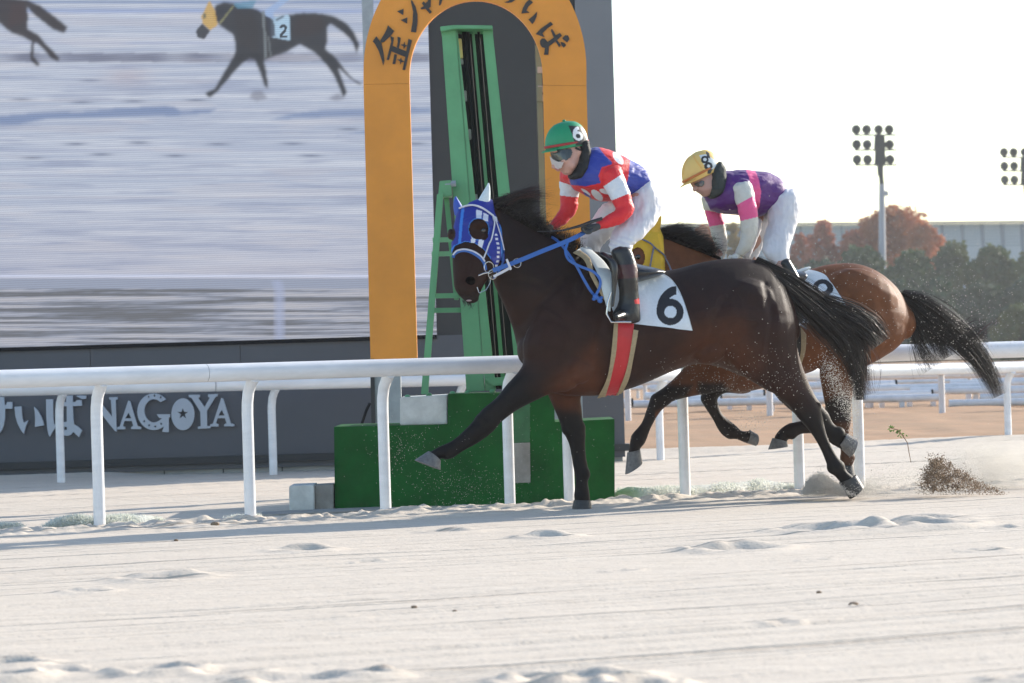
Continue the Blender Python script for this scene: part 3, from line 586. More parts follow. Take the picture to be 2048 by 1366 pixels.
def leafmat(name, c1, c2):
    return mat(name, c1, .7, nscale=.35, col2=c2, trans=.25)
M_lf = {'green': leafmat('green_leaves', (.05,.085,.03), (.09,.12,.04)), 'dark': leafmat('dark_green_leaves', (.03,.058,.03), (.05,.08,.035)),
        'rust': leafmat('rust_leaves', (.58,.20,.075), (.30,.12,.05)), 'red': leafmat('red_brown_leaves', (.50,.15,.075), (.26,.10,.05)), 'gold': leafmat('golden_leaves', (.30,.20,.04), (.18,.14,.05)), 'olive': leafmat('olive_leaves', (.11,.13,.04), (.06,.09,.035))}
M_bark = mat('bark', (.06,.045,.035), .9, nscale=3, namt=.3)
def tree(x, ytop, ybot, wpx, Y, m, label, name='broadleaf_tree', seed=0, n=9000, leaf=.16, lobes=9, gapy=0):
    r = np.random.default_rng(seed); root = thing(name, label, 'tree' if name != 'bush' else 'bush')
    s = Y/FPX; c = P(x, ytop, Y); H = c.z; zb = max(P(x, ybot, Y).z, 0.0); R = wpx*s/2
    L = []
    for i in range(lobes):
        f = (i+.5)/lobes; a = i*2.4+r.uniform(-.4,.4); z = zb + (H-zb)*(.05+.85*f); rad = R*math.sqrt(max(.05, 1-f**2.2))*r.uniform(.30,.92)
        lr = R*r.uniform(.20,.36)*(1.1-.35*f)
        L.append((c.x+math.cos(a)*rad, Y+math.sin(a)*rad*.8, min(z, H-lr*.85), lr))
    L.append((c.x, Y, H-R*.30, R*.30))
    L = np.array(L); w = L[:,3]**2; k = r.choice(len(L), n, p=w/w.sum())
    d = r.normal(size=(n,3)); d /= np.linalg.norm(d, axis=1)[:,None]
    rr = r.uniform(.25,1.15,n)**.55
    bump = 1+.28*np.sin(d[:,0]*7+L[k,0]*3)*np.sin(d[:,2]*6+L[k,2]*5)
    C0 = L[k,:3] + d*(L[k,3]*rr*bump)[:,None]*np.array([1,1,.82])
    C0 = C0[C0[:,2] > .2]; n = len(C0)
    u = r.normal(size=(n,3)); u /= np.linalg.norm(u,axis=1)[:,None]; v = np.cross(u, r.normal(size=(n,3))); v /= np.linalg.norm(v,axis=1)[:,None]
    sz = leaf*r.uniform(.6,1.5,n)[:,None]
    V = np.stack([C0+u*sz, C0+v*sz*.6, C0-u*sz, C0-v*sz*.6], 1).reshape(-1,3)
    link('crown', mesh('crown', V, np.arange(n*4).reshape(-1,4)), m, root)
    MB().tube([Vector((c.x,Y,-.1)), Vector((c.x+.1,Y,zb+.5)), Vector((c.x,Y,H*.75))], [R*.07+.08, R*.05+.06, .04], 8).build('trunk', M_bark, root, smooth=True)
    lm = MB()
    for i in range(5):
        q = L[i]; MB_p = Vector((c.x,Y,zb+(H-zb)*.15*i)); lm.tube([MB_p, Vector(q[:3])], [.10,.03], 6)
    lm.build('limb', M_bark, root, smooth=True)
T = [ # x, ytop, ybot, width, Y, mat, label
 (1775,414,600,200,262,'rust','tall rust red autumn tree directly behind the floodlight mast',26000,.12),
 (1845,446,560,80,258,'rust','slender orange autumn tree right beside the tall rust red one',7000,.12),
 (1645,442,620,90,262,'red','dull red autumn tree just right of the rear jockey',9000,.13),
 (1705,462,620,90,260,'red','red brown autumn tree between rear jockey and floodlight mast',9000,.13),
 (1600,470,640,60,258,'red','small red autumn tree partly behind the rear jockey',6000,.13),
 (1465,448,640,60,255,'gold','golden autumn tree seen between the arms of the rear jockey',3200,.13),
 (1405,452,640,80,262,'rust','pale rust tree seen above the mane of the brown horse',8000,.13),
 (1345,468,650,90,262,'olive','olive tree seen just right of the front jockey',8000,.13),
 (1720,492,720,170,240,'green','round green tree in front of the rust trees, behind mast foot',24000,.14),
 (1820,500,720,160,236,'green','green tree right of the mast, between it and the long hedge trees',22000,.14),
 (1905,482,720,150,238,'olive','olive topped green tree left of the right edge group',22000,.14),
 (1985,490,720,150,236,'green','wide dark green tree near the right edge of the photo',22000,.14),
 (2065,500,720,150,234,'olive','green tree cut by the right edge of the photo',20000,.14),
 (1640,520,720,150,236,'dark','dark green tree behind the rump of the brown horse',20000,.14),
 (1560,520,720,130,236,'dark','dark green tree behind the legs of the rear jockey',14000,.14),
 (1480,524,720,130,236,'dark','dark green tree behind the hands of the rear jockey',14000,.14),
 (1400,520,720,130,236,'dark','dark green tree above the mane, left of the rear jockey',14000,.14),
 (1310,520,720,130,236,'dark','dark green tree hidden mostly by the front jockey',12000,.14),
 (1780,560,730,150,222,'dark','darker green tree lower in front of the mast foot',22000,.14),
 (1870,560,730,150,221,'dark','dark green tree above the tail of the brown horse',22000,.14),
 (1960,565,730,150,222,'dark','dark green tree over the far end of the tail',22000,.14),
 (2050,560,730,150,222,'dark','dark green tree low at the right edge',20000,.14),
 (2035,612,740,110,190,'olive','rounded olive bush low at the right edge, in front of the dark trees',14000,.12)]
for i, (x, yt, yb, wp, Y, mk, lab, n, lf) in enumerate(T):
    tree(x, yt-4, yb, wp*1.22, Y, M_lf[mk], lab, 'bush' if 'bush' in lab else 'broadleaf_tree', seed=100+i, n=int(n*1.15), leaf=lf*1.05, lobes=30)
# ---------------------------------------------------------------- body building: lofts through photo outlines, given real depth, fused to one skin
def cat_rom(A, sub):
    A = np.asarray(A, float); out = []
    for i in range(len(A)-1):
        p0 = A[max(i-1,0)]; p1 = A[i]; p2 = A[i+1]; p3 = A[min(i+2,len(A)-1)]
        for k in range(sub):
            t = k/sub; out.append(.5*((2*p1)+(-p0+p2)*t+(2*p0-5*p1+4*p2-p3)*t*t+(-p0+3*p1-3*p2+p3)*t**3))
    out.append(A[-1]); return np.array(out)
def loft(pl, secs, sub=3, n=22, egg=0.0, grow=0.0, growd=0.0, caps=True):
    "secs: (xa,ya,xb,yb,d,halfdepth) ellipse rings; returns closed V,F"
    A = cat_rom(secs, sub); rings = []
    def ring(r, sc=1.0, sh=(0,0)):
        xa, ya, xb, yb, d, hd = r; cx, cy = (xa+xb)/2+sh[0], (ya+yb)/2+sh[1]; hx, hy = (xa-xb)/2*sc, (ya-yb)/2*sc
        L = math.hypot(hx, hy)+1e-9; hx *= 1+grow/L; hy *= 1+grow/L; hd = max(hd, .003)*sc+growd
        C = pl.pt(cx, cy, d); H = pl.pt(cx+hx, cy+hy, d)-C
        return [C + H*math.cos(a) + pl.n*(hd*math.sin(a)*(1-egg*max(0, math.cos(a)))) for a in (2*math.pi*k/n for k in range(n))]
    for r in A: rings.append(ring(r))
    if caps:
        def end(r, q):
            dx = (r[0]+r[2]-q[0]-q[2])/2; dy = (r[1]+r[3]-q[1]-q[3])/2; l = math.hypot(dx, dy)+1e-9
            R = min(math.hypot(r[0]-r[2], r[1]-r[3])/2, r[5]*305)*.55; dx *= R/l; dy *= R/l
            return [ring(r, .86, (dx*.5, dy*.5)), ring(r, .5, (dx*.87, dy*.87)), ring(r, .12, (dx, dy))]
        rings = end(A[0], A[1])[::-1] + rings + end(A[-1], A[-2])
    V = [v for r in rings for v in r]; F = []
    for j in range(len(rings)-1):
        for k in range(n): F.append((j*n+k, j*n+(k+1)%n, (j+1)*n+(k+1)%n, (j+1)*n+k))
    F.append(tuple(range(n-1,-1,-1))); F.append(tuple((len(rings)-1)*n+k for k in range(n)))
    return V, F
def tub(pl, pts, sub=4, **k):
    "pts: (x,y,r px,d[,halfdepth])"
    secs = []
    for i, p in enumerate(pts):
        a = pts[max(i-1,0)]; b = pts[min(i+1,len(pts)-1)]; dx, dy = b[0]-a[0], b[1]-a[1]; l = math.hypot(dx, dy)+1e-9; nx, ny = -dy/l, dx/l
        hd = p[4] if len(p) > 4 else p[2]/303
        secs.append((p[0]+nx*p[2], p[1]+ny*p[2], p[0]-nx*p[2], p[1]-ny*p[2], p[3], hd))
    return loft(pl, secs, sub, **k)
def blob(pl, x, y, rx, ry, d, hd, n=14, m=9, rot=0):
    V = []; F = []; C = pl.pt(x, y, d); c_, s_ = math.cos(rot), math.sin(rot)
    ax = pl.pt(x+c_*rx, y+s_*rx, d)-C; ay = pl.pt(x-s_*ry, y+c_*ry, d)-C
    for j in range(m+1):
        t = math.pi*j/m
        for k in range(n):
            a = 2*math.pi*k/n; V.append(C+ax*(math.sin(t)*math.cos(a))+pl.n*(hd*math.sin(t)*math.sin(a))+ay*math.cos(t))
    for j in range(m):
        for k in range(n): F.append((j*n+k, j*n+(k+1)%n, (j+1)*n+(k+1)%n, (j+1)*n+k))
    return V, F
def fuse(parts, voxel=.011, smooth=6, fac=.5, clip=None, solid=0):
    "join closed lofts into one continuous skin; returns mesh. clip(px, V)->keep mask over vertices"
    mb = MB()
    for V, F in parts: mb.add(V, F)
    me = mesh('tmp', mb.V, mb.F); bm = bmesh.new(); bm.from_mesh(me); bmesh.ops.remove_doubles(bm, verts=bm.verts, dist=1e-6); bmesh.ops.recalc_face_normals(bm, faces=bm.faces); bm.to_mesh(me); bm.free()
    o = bpy.data.objects.new('tmp', me); COL.objects.link(o)
    r = o.modifiers.new('r', 'REMESH'); r.mode = 'VOXEL'; r.voxel_size = voxel; r.adaptivity = 0
    if smooth: s = o.modifiers.new('s', 'SMOOTH'); s.factor = fac; s.iterations = smooth
    dg = bpy.context.evaluated_depsgraph_get(); out = bpy.data.meshes.new_from_object(o.evaluated_get(dg))
    bpy.data.objects.remove(o); bpy.data.meshes.remove(me); out.materials.clear()
    if clip is not None:
        V = np.empty(len(out.vertices)*3, np.float32); out.vertices.foreach_get('co', V); V = V.reshape(-1, 3)
        keep = clip(proj(V), V); bm = bmesh.new(); bm.from_mesh(out); bm.verts.ensure_lookup_table()
        bmesh.ops.delete(bm, geom=[v for v in bm.verts if not keep[v.index]], context='VERTS')
        if solid:
            g = bmesh.ops.solidify(bm, geom=bm.faces[:], thickness=solid)
        bm.to_mesh(out); bm.free()
    out.polygons.foreach_set('use_smooth', np.ones(len(out.polygons), dtype=bool)); out.update()
    return out
def verts(me):
    V = np.empty(len(me.vertices)*3, np.float32); me.vertices.foreach_get('co', V); return V.reshape(-1, 3)
def normals(me):
    V = np.empty(len(me.vertices)*3, np.float32); me.vertices.foreach_get('normal', V); return V.reshape(-1, 3)
def displace(me, fn):
    V = verts(me); N = normals(me); V = V + N*fn(V, proj(V))[:, None]; me.vertices.foreach_set('co', V.astype(np.float32).ravel()); me.update()
def colour(me, base, regs, soft=0):
    "regs: list of (polygon in px or callable(px,V), colour)"
    V = verts(me); p = proj(V); C = np.tile(np.array(base, float), (len(V), 1))
    for reg, c in regs:
        m = reg(p, V) if callable(reg) else inpoly(p[:,0], p[:,1], reg)
        m = np.asarray(m, float)[:, None]; C = C*(1-m) + np.array(c)*m
    setcol(me, C)
def bvh(me): 
    return BVHTree.FromPolygons([v.co.copy() for v in me.vertices], [tuple(p.vertices) for p in me.polygons])
def surf(tree, x, y, off=.006, fallback=None):
    d = ray(x, y).normalized(); h = tree.ray_cast(CAM, d)
    if h[0] is None: return fallback
    n = h[1]
    if n.dot(d) > 0: n = -n
    return h[0] + n*off
def strap(tree, pts, wpx, thick, name, m, parent, off=.008, sub=6, flat=True):
    "a strap lying on the body surface along photo points"
    A = cat_rom([(x, y) for x, y in pts], sub); Q = []; last = None
    for x, y in A:
        q = surf(tree, x, y, off, last)
        if q is None: continue
        last = q; Q.append(q)
    if len(Q) < 2: return
    hw = wpx/303/2; V = []; F = []
    for i, q in enumerate(Q):
        t = (Q[min(i+1,len(Q)-1)]-Q[max(i-1,0)]).normalized(); n = (CAM-q).normalized(); s_ = t.cross(n).normalized()
        V += [q+s_*hw+n*thick/2, q-s_*hw+n*thick/2, q-s_*hw-n*thick/2, q+s_*hw-n*thick/2]
    for i in range(len(Q)-1):
        for k in range(4): F.append((i*4+k, i*4+(k+1)%4, i*4+4+(k+1)%4, i*4+4+k))
    F += [(3,2,1,0), tuple(len(V)-4+k for k in range(4))]
    return MB().add(V, F).build(name, m, parent, bevel=0)
def patch(tree, left, right, name, m, parent, off=.012, nu=60, nv=60, colfn=None, thick=.006, wr=0):
    "cloth lying on the body: quad grid between two photo curves (each listed top to bottom)"
    L = cat_rom(left, 8); R = cat_rom(right, 8)
    def at(Cv, f):
        k = f*(len(Cv)-1); i = min(int(k), len(Cv)-2); return Cv[i]+(Cv[i+1]-Cv[i])*(k-i)
    V = []; px = []; last = None
    for j in range(nv+1):
        a, b = at(L, j/nv), at(R, j/nv); row = []
        for i in range(nu+1):
            q = a+(b-a)*i/nu; row.append((q, surf(tree, q[0], q[1], off, None)))
        for i, (q, h) in enumerate(row):
            if h is None:
                c = [(abs(k-i), r) for k, (_, r) in enumerate(row) if r is not None]
                if c: yy = min(c, key=lambda z: z[0])[1].y
                else: yy = last.y if last is not None else 24.5
                h = P(q[0], q[1], yy)
            last = h; V.append(h); px.append(q)
    A = np.array([tuple(v) for v in V]).reshape(nv+1, nu+1, 3)
    D = np.linalg.norm(A - np.array(CAM), axis=2)                    # smooth the distance so that the cloth hangs instead of clinging
    for _ in range(14):
        E = D.copy(); E[1:-1] = (D[:-2]+2*D[1:-1]+D[2:])/4; E[:,1:-1] = (E[:,:-2]+2*E[:,1:-1]+E[:,2:])/4; D = np.minimum(E, D+.004)
    dirs = (A-np.array(CAM)); dirs /= np.linalg.norm(dirs, axis=2)[..., None]
    if wr:
        jj, ii = np.meshgrid(np.arange(nv+1)/nv, np.arange(nu+1)/nu, indexing='ij'); D = D - wr*fbm(ii*5+3, jj*3, 3, 17)
    A = np.array(CAM)+dirs*D[..., None]; Bk = A + dirs*thick
    n = (nv+1)*(nu+1); idx = np.arange(n).reshape(nv+1, nu+1)
    q = np.stack([idx[1:,:-1], idx[1:,1:], idx[:-1,1:], idx[:-1,:-1]], -1).reshape(-1, 4); q2 = q[:, ::-1]+n
    ed = []
    for arr in (idx[0], idx[-1], idx[:,0], idx[:,-1]):
        ed += [(int(a), int(b), int(b)+n, int(a)+n) for a, b in zip(arr[:-1], arr[1:])]
    me = mesh(name, np.concatenate([A.reshape(-1,3), Bk.reshape(-1,3)]), np.concatenate([q, q2, np.array(ed)]), True)
    if colfn:
        pp = np.array(px); Cc = colfn(pp); setcol(me, np.concatenate([Cc, Cc]))
    return link(name, me, m, parent)
def hair(name, pl, ctrl, n, m, parent, width=.002, spread=None, seed=0, seg=12, shorts=.25, curl=.0, minlen=.55):
    "ctrl: list of stations (x,y,spread_px,d,spread_d); strands run through them"
    r = np.random.default_rng(seed); V = []; F = []; A = np.array(ctrl, float)
    t_st = np.linspace(0, 1, len(A)); base = []
    for i in range(n):
        u = r.normal(0, .55); w_ = r.normal(0, .55); L = 1.0 if r.random() > shorts else r.uniform(minlen, 1.0)
        k = np.linspace(0, L, seg)
        cx = np.interp(k, t_st, A[:,0]); cy = np.interp(k, t_st, A[:,1]); sp = np.interp(k, t_st, A[:,2]); d = np.interp(k, t_st, A[:,3]); sd_ = np.interp(k, t_st, A[:,4])
        for a_ in (cx, cy, sp, d):                                   # round the corners
            a_[1:-1] = (a_[:-2]+2*a_[1:-1]+a_[2:])/4
        dx = np.gradient(cx); dy = np.gradient(cy); l = np.hypot(dx, dy)+1e-6; nx, ny = -dy/l, dx/l
        ph = r.uniform(0, 6.28); fr = r.uniform(3, 8); wob = curl*np.sin(k*fr+ph)*k*A[:,2].max()*.5
        drift = r.normal(0, .25)*k**2*sp
        off = u*sp + wob + drift
        X = cx+nx*off; Y = cy+ny*off; Dd = d + w_*sd_
        pts = [pl.pt(X[j], Y[j], Dd[j]) for j in range(seg)]
        side = Vector(r.normal(size=3)).normalized(); b = len(V)
        wd = width*r.uniform(.6, 1.5)
        for j, p in enumerate(pts):
            t = (pts[min(j+1,seg-1)]-pts[max(j-1,0)]); s_ = t.cross(side)
            if s_.length < 1e-7: s_ = Vector((0,0,1))
            s_.normalize(); ww = wd*(1-.8*(j/(seg-1))**2); V.append(tuple(p+s_*ww/2)); V.append(tuple(p-s_*ww/2))
        for j in range(seg-1): F.append((b+2*j, b+2*j+1, b+2*j+3, b+2*j+2))
    me = mesh(name, V, np.array(F), True); return link(name, me, m, parent)
def hairline(name, pl, roots, mids, tips, n, m, parent, width=.0035, seed=0, seg=9, jr=4, jt=14, jd=.03, d=0, lm=(.5,1.0)):
    "strands from a crest line over a mid line to a tip line"
    r = np.random.default_rng(seed); R = cat_rom(roots, 6); Mi = cat_rom(mids, 6); T_ = cat_rom(tips, 6); V = []; F = []
    def at(Cv, f): k = f*(len(Cv)-1); i = min(int(k), len(Cv)-2); return Cv[i]+(Cv[i+1]-Cv[i])*(k-i)
    for i in range(n):
        u = r.random(); a = at(R, u)+r.normal(0, jr, 2); b_ = at(Mi, np.clip(u+r.normal(0,.05),0,1))+r.normal(0, jt*.5, 2); c = at(T_, np.clip(u+r.normal(0,.09),0,1))+r.normal(0, jt, 2)
        L = r.uniform(*lm); d0 = d+r.normal(0, .012); d1 = d+r.normal(0, jd); pts = []
        for j in range(seg):
            t = L*j/(seg-1); q = (1-t)**2*a+2*t*(1-t)*b_+t*t*c; pts.append(pl.pt(q[0], q[1], d0+(d1-d0)*t))
        side = Vector(r.normal(size=3)).normalized(); b0 = len(V); wd = width*r.uniform(.6,1.5)
        for j, p in enumerate(pts):
            t = (pts[min(j+1,seg-1)]-pts[max(j-1,0)]); s_ = t.cross(side).normalized(); ww = wd*(1-.8*(j/(seg-1))**2)
            V.append(tuple(p+s_*ww/2)); V.append(tuple(p-s_*ww/2))
        for j in range(seg-1): F.append((b0+2*j, b0+2*j+1, b0+2*j+3, b0+2*j+2))
    return link(name, mesh(name, V, np.array(F), True), m, parent)
def ss(a, b, x): t = np.clip((x-a)/(b-a), 0, 1); return t*t*(3-2*t)
def dist_poly(p, pts):
    "distance of pixels to a polyline"
    D = np.full(len(p), 1e9); pts = np.array(pts, float)
    for a, b in zip(pts[:-1], pts[1:]):
        ab = b-a; t = np.clip(((p-a)@ab)/(ab@ab), 0, 1); D = np.minimum(D, np.hypot(*(p-(a+t[:,None]*ab)).T))
    return D
def ring_mesh(pl, x, y, rpx, d, r, name, m, parent, tilt=.5, n=22):
    C = pl.pt(x, y, d); a = (pl.pt(x+rpx, y, d)-C); b = Vector((0,0,1))*a.length
    a = a*math.cos(tilt)+pl.n*a.length*math.sin(tilt)
    pts = [C+a*math.cos(2*math.pi*k/n)+b*math.sin(2*math.pi*k/n) for k in range(n+1)]
    return MB().tube(pts, r, 6, cap=False).build(name, m, parent, smooth=True)
def hoof(pl, top, toe, d, hd, parent, m):
    "top: coronet ends (x,y)x2; toe: ground ends x2"
    (a, b), (c, e) = top, toe
    V, F = loft(pl, [(*a, *b, d, hd*.8), (*[(a[i]*.5+c[i]*.5) for i in (0,1)], *[(b[i]*.5+e[i]*.5) for i in (0,1)], d, hd*.95), (*c, *e, d, hd*1.08)], sub=3, n=18, caps=False)
    me = MB().add(V, F); return me.build('hoof', m, parent, smooth=True)
def glove(pl, x, y, s, d, parent, m, ang=0.0, name='glove', flip=1):
    "closed hand: palm, four curled fingers of unequal length and a thumb; s = px scale, ang = direction knuckles point"
    ca, sa = math.cos(ang), math.sin(ang)
    def T_(u, v): return (x+(u*ca-v*sa)*s, y+(u*sa+v*ca)*s)
    parts = []
    q = lambda pts: tub(pl, [(*T_(u, v), r*s, dd, r*s/303) for u, v, r, dd in pts], sub=3, n=10)
    parts.append(q([(-1.1,0,.42,d), (-.4,0,.55,d), (.25,.02,.55,d), (.5,.05,.45,d)]))
    for k in range(4):
        dd = d + (k-1.5)*.021; L = (.95,1.05,1.0,.8)[k]; o = (k-1.5)*.06
        parts.append(q([(.3,-.15+o,.24,dd), (.75*L,-.12+o,.22,dd), (1.0*L,.15+o,.20,dd), (.9*L,.48+o,.19,dd), (.5,.55+o,.17,dd)]))
    parts.append(q([(-.25,-.2,.24,d-.03*flip), (.25,-.5,.21,d-.045*flip), (.7,-.45,.18,d-.035*flip)]))
    me = fuse(parts, .0042, 2); return link(name, me, m, parent)
# ---------------------------------------------------------------- materials of horses and riders
M_coat = mat('horse_coat', (0,0,0), .55, attr='Col', nscale=11, namt=.2, bump=.25, bscale=190, spec=.17)
M_core = mat('hair_underlayer', (.010,.007,.006), .9, spec=.1, bump=.5, bscale=60)
M_hair = mat('black_horse_hair', (.014,.009,.008), .5, spec=.45, nscale=20, namt=.3)
M_hair2 = mat('reddish_hair_ends', (.06,.016,.012), .4, spec=.6)
M_hoof = mat('grey_hoof', (.14,.135,.135), .55, nscale=40, namt=.35, bump=.2, bscale=80)
M_hoofd = mat('dark_hoof', (.03,.028,.028), .5, nscale=30, namt=.3)
M_cloth = mat('silk_cloth', (0,0,0), .55, attr='Col', nscale=30, namt=.05, bump=.9, bscale=18, sheen=.12)
M_flat = mat('coloured_fabric', (0,0,0), .7, attr='Col', nscale=60, namt=.05, bump=.2, bscale=160)
M_helm = mat('helmet_shell', (0,0,0), .5, attr='Col', nscale=40, namt=.03)
M_breech = mat('white_breeches', (.66,.65,.68), .6, nscale=14, namt=.06, bump=.35, bscale=14, sheen=.1)
M_cream = mat('cream_fabric', (.62,.60,.54), .65, nscale=20, namt=.08, bump=.4, bscale=16)
M_skin = mat('skin', (.50,.27,.20), .5, nscale=20, namt=.06)
M_skinc = mat('face_skin', (0,0,0), .5, attr='Col', nscale=20, namt=.05)
M_glove = mat('grey_glove', (.045,.048,.052), .7, nscale=40, namt=.2, bump=.3, bscale=90)
M_scarf = mat('black_neck_cover', (.012,.012,.013), .75, nscale=20, namt=.2, bump=.5, bscale=40)
M_goggle = mat('goggle_lens', (.035,.042,.04), .12, spec=.7)
M_shield = mat('clear_face_shield', (.80,.74,.72), .15, trans=.5)
M_boot = mat('black_leather', (.012,.012,.014), .28, nscale=20, namt=.2, bump=.2, bscale=40, spec=.6)
M_boot_c = mat('boot_leather', (0,0,0), .32, attr='Col', nscale=20, namt=.15, bump=.25, bscale=40)
M_blue = mat('blue_webbing', (.02,.11,.40), .5, nscale=50, namt=.1, bump=.2, bscale=90)
M_white_c = mat('white_strap', (.6,.6,.66), .6, nscale=50, namt=.1)
M_tan = mat('tan_fleece', (.36,.28,.17), .9, nscale=40, namt=.15, bump=.6, bscale=120)
M_red = mat('red_girth', (.48,.012,.02), .35, nscale=10, namt=.1, bump=.2, bscale=30)
M_pad = mat('pale_pad', (.50,.55,.56), .7, nscale=10, namt=.1, bump=.3, bscale=20)
M_steel = mat('steel', (.55,.55,.55), .25, metal=.9)
M_eye = mat('dark_eye', (.012,.008,.006), .06, spec=.9)
M_nostril = mat('nostril_dark', (.002,.0015,.0015), 1, spec=0)
M_wetlip = mat('pale_lip', (.45,.33,.33), .4)
HTH = math.radians(17)
H6 = Plane(1165, 24.5, HTH); H8 = Plane(1500, 25.62, HTH)

def coat_noise(seed):
    def fn(V, p):
        a = p[:,0]*.02; b = p[:,1]*.02
        return .0022*fbm(a*1.3+seed, b*1.3, 2, seed) + .0006*fbm(a*9, b*3, 2, seed+3)
    return fn
# ================================================================ dark bay horse, number 6
h6 = thing('horse', 'dark bay racehorse with blue hood and number 6 cloth galloping in front, nearest the camera', 'horse', 'galloping racehorses')
head6 = lambda g=0, gd=0: loft(H6, [(936,410,984,404,.00,.06),(918,424,992,428,-.02,.085),(911,448,998,450,-.05,.10),(906,478,1003,478,-.08,.105),(905,503,1003,505,-.11,.10),(905,524,995,528,-.14,.088),
    (906,545,984,546,-.17,.078),(907,560,972,563,-.19,.07),(909,576,963,579,-.205,.062),(917,590,958,592,-.21,.052),(928,601,953,602,-.21,.034)], sub=3, n=28, grow=g, growd=gd)
def neck6(): return loft(H6, [(978,408,984,552,.0,.085),(1010,424,995,582,.0,.095),(1050,447,1011,615,.0,.11),(1090,468,1028,662,.0,.14),(1130,488,1041,708,.0,.18),(1165,503,1066,758,.0,.225),
    (1190,512,1112,787,.0,.255),(1215,521,1170,792,.0,.28),(1250,533,1222,788,.0,.30),(1300,543,1285,768,.0,.31),(1350,538,1345,742,.0,.31),(1400,525,1402,728,.0,.30),(1450,517,1450,738,.0,.295),(1500,518,1500,755,.0,.28),
    (1545,536,1545,730,.0,.24),(1576,585,1572,705,.0,.17),(1588,622,1584,684,.0,.09)], sub=3, n=34, egg=.42)
fore_near6 = loft(H6, [(1075,610,1195,700,-.13,.10),(1050,680,1150,775,-.13,.11),(1046,730,1104,787,-.13,.095),(1015,768,1062,806,-.13,.075),(992,797,1030,823,-.13,.06),(967,817,1002,845,-.13,.052),(950,838,984,865,-.13,.052),(927,862,957,885,-.13,.042),(903,882,924,904,-.13,.031),(879,893,903,918,-.13,.038),(868,899,885,917,-.13,.031),(852,908,870,925,-.13,.034)], sub=3)
fore_far6 = loft(H6, [(1085,700,1185,720,.10,.10),(1088,755,1172,765,.10,.095),(1095,786,1161,795,.10,.085),(1105,810,1163,815,.10,.07),(1115,832,1165,836,.10,.06),(1122,852,1168,856,.10,.056),(1128,866,1171,868,.10,.054),(1137,886,1170,886,.10,.040),(1143,912,1172,912,.10,.033),(1147,938,1176,938,.10,.036),(1151,965,1176,965,.10,.033),(1148,988,1179,988,.10,.04),(1149,1003,1180,1004,.10,.038)], sub=3)
hind_near6 = loft(H6, [(1490,568,1546,566,-.03,.05),(1462,603,1576,598,-.08,.11),(1434,640,1592,645,-.14,.14),(1438,690,1594,700,-.15,.13),(1470,738,1600,738,-.15,.10),(1520,772,1611,775,-.15,.08),(1560,798,1626,795,-.15,.066),(1580,815,1641,818,-.15,.058),(1596,836,1648,848,-.15,.05),(1621,863,1655,875,-.15,.036),(1639,891,1668,902,-.15,.031),(1650,918,1686,927,-.15,.036),(1658,938,1694,943,-.15,.038),(1676,960,1704,950,-.15,.031),(1688,975,1714,962,-.15,.036)], sub=3)
hind_far6 = loft(H6, [(1490,640,1580,640,.14,.12),(1510,720,1600,720,.14,.10),(1545,785,1620,772,.14,.075),(1590,828,1640,806,.14,.058),(1618,853,1657,826,.14,.048),(1645,872,1666,845,.14,.032),(1663,888,1684,860,.14,.038),(1672,893,1690,871,.14,.031),(1684,900,1702,880,.14,.036)], sub=3)
muscle6 = [blob(H6, 1105, 690, 58, 70, -.14, .115, rot=.3), blob(H6, 1060, 700, 24, 34, -.06, .12), blob(H6, 1175, 610, 50, 75, -.12, .11, rot=.5), blob(H6, 1150, 735, 46, 34, -.15, .10), blob(H6, 1490, 620, 74, 66, -.13, .14, rot=.3), blob(H6, 1420, 700, 36, 28, -.16, .085, rot=-.5), blob(H6, 1175, 515, 40, 14, 0, .05),
    blob(H6, 968, 505, 34, 26, -.13, .085), blob(H6, 955, 448, 32, 16, -.09, .095), blob(H6, 901, 468, 6, 12, -.03, .04), blob(H6, 940, 566, 20, 22, -.215, .055), blob(H6, 945, 598, 13, 8, -.22, .035), blob(H6, 1606, 822, 25, 15, -.15, .055, rot=.9), blob(H6, 1634, 813, 9, 10, -.15, .03), blob(H6, 968, 847, 22, 21, -.13, .055), blob(H6, 1147, 856, 25, 20, .10, .058), blob(H6, 893, 904, 14, 16, -.13, .044), blob(H6, 1166, 948, 15, 17, .10, .045), blob(H6, 1672, 934, 19, 17, -.15, .045), blob(H6, 1628, 836, 20, 14, .14, .05, rot=.8), blob(H6, 1677, 868, 14, 16, .14, .042)]
body6_me = fuse([head6(), neck6(), fore_near6, fore_far6, hind_near6, hind_far6]+muscle6, .0085, 9)
displace(body6_me, coat_noise(3))
def groove(p, pts, w): return np.exp(-(dist_poly(p, pts)/w)**2)
def relief6(V, p):
    z = -.012*groove(p, [(1040,650),(1075,610),(1130,560),(1165,520)], 9) - .010*groove(p, [(1095,770),(1150,745),(1190,700),(1205,640)], 8) - .010*groove(p, [(1385,722),(1415,690),(1425,640),(1450,600)], 9)
    z += -.008*groove(p, [(1545,790),(1535,720),(1545,640),(1530,570)], 7) - .006*groove(p, [(1010,560),(1040,560),(1080,570)], 8) + .006*groove(p, [(1040,760),(1000,800),(960,835)], 7)
    z += -.007*groove(p, [(940,520),(930,560)], 5) - .012*np.exp(-(np.hypot((p[:,0]-941)/9, (p[:,1]-561)/8))**2) - .006*groove(p, [(922,590),(940,590),(956,580)], 2.5)
    z += -.005*groove(p, [(957,440),(975,455),(966,480)], 4) + .004*groove(p, [(1610,840),(1640,890),(1665,930)], 4) + .004*np.sin(p[:,0]*.13)*groove(p, [(1240,700),(1380,640)], 40)
    return z
displace(body6_me, relief6)
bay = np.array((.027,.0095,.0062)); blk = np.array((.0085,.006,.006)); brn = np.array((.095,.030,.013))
def legs6(p, V): return np.clip(ss(770, 850, p[:,1]) + ss(1130, 1020, p[:,0])*ss(720, 760, p[:,1]) , 0, 1)
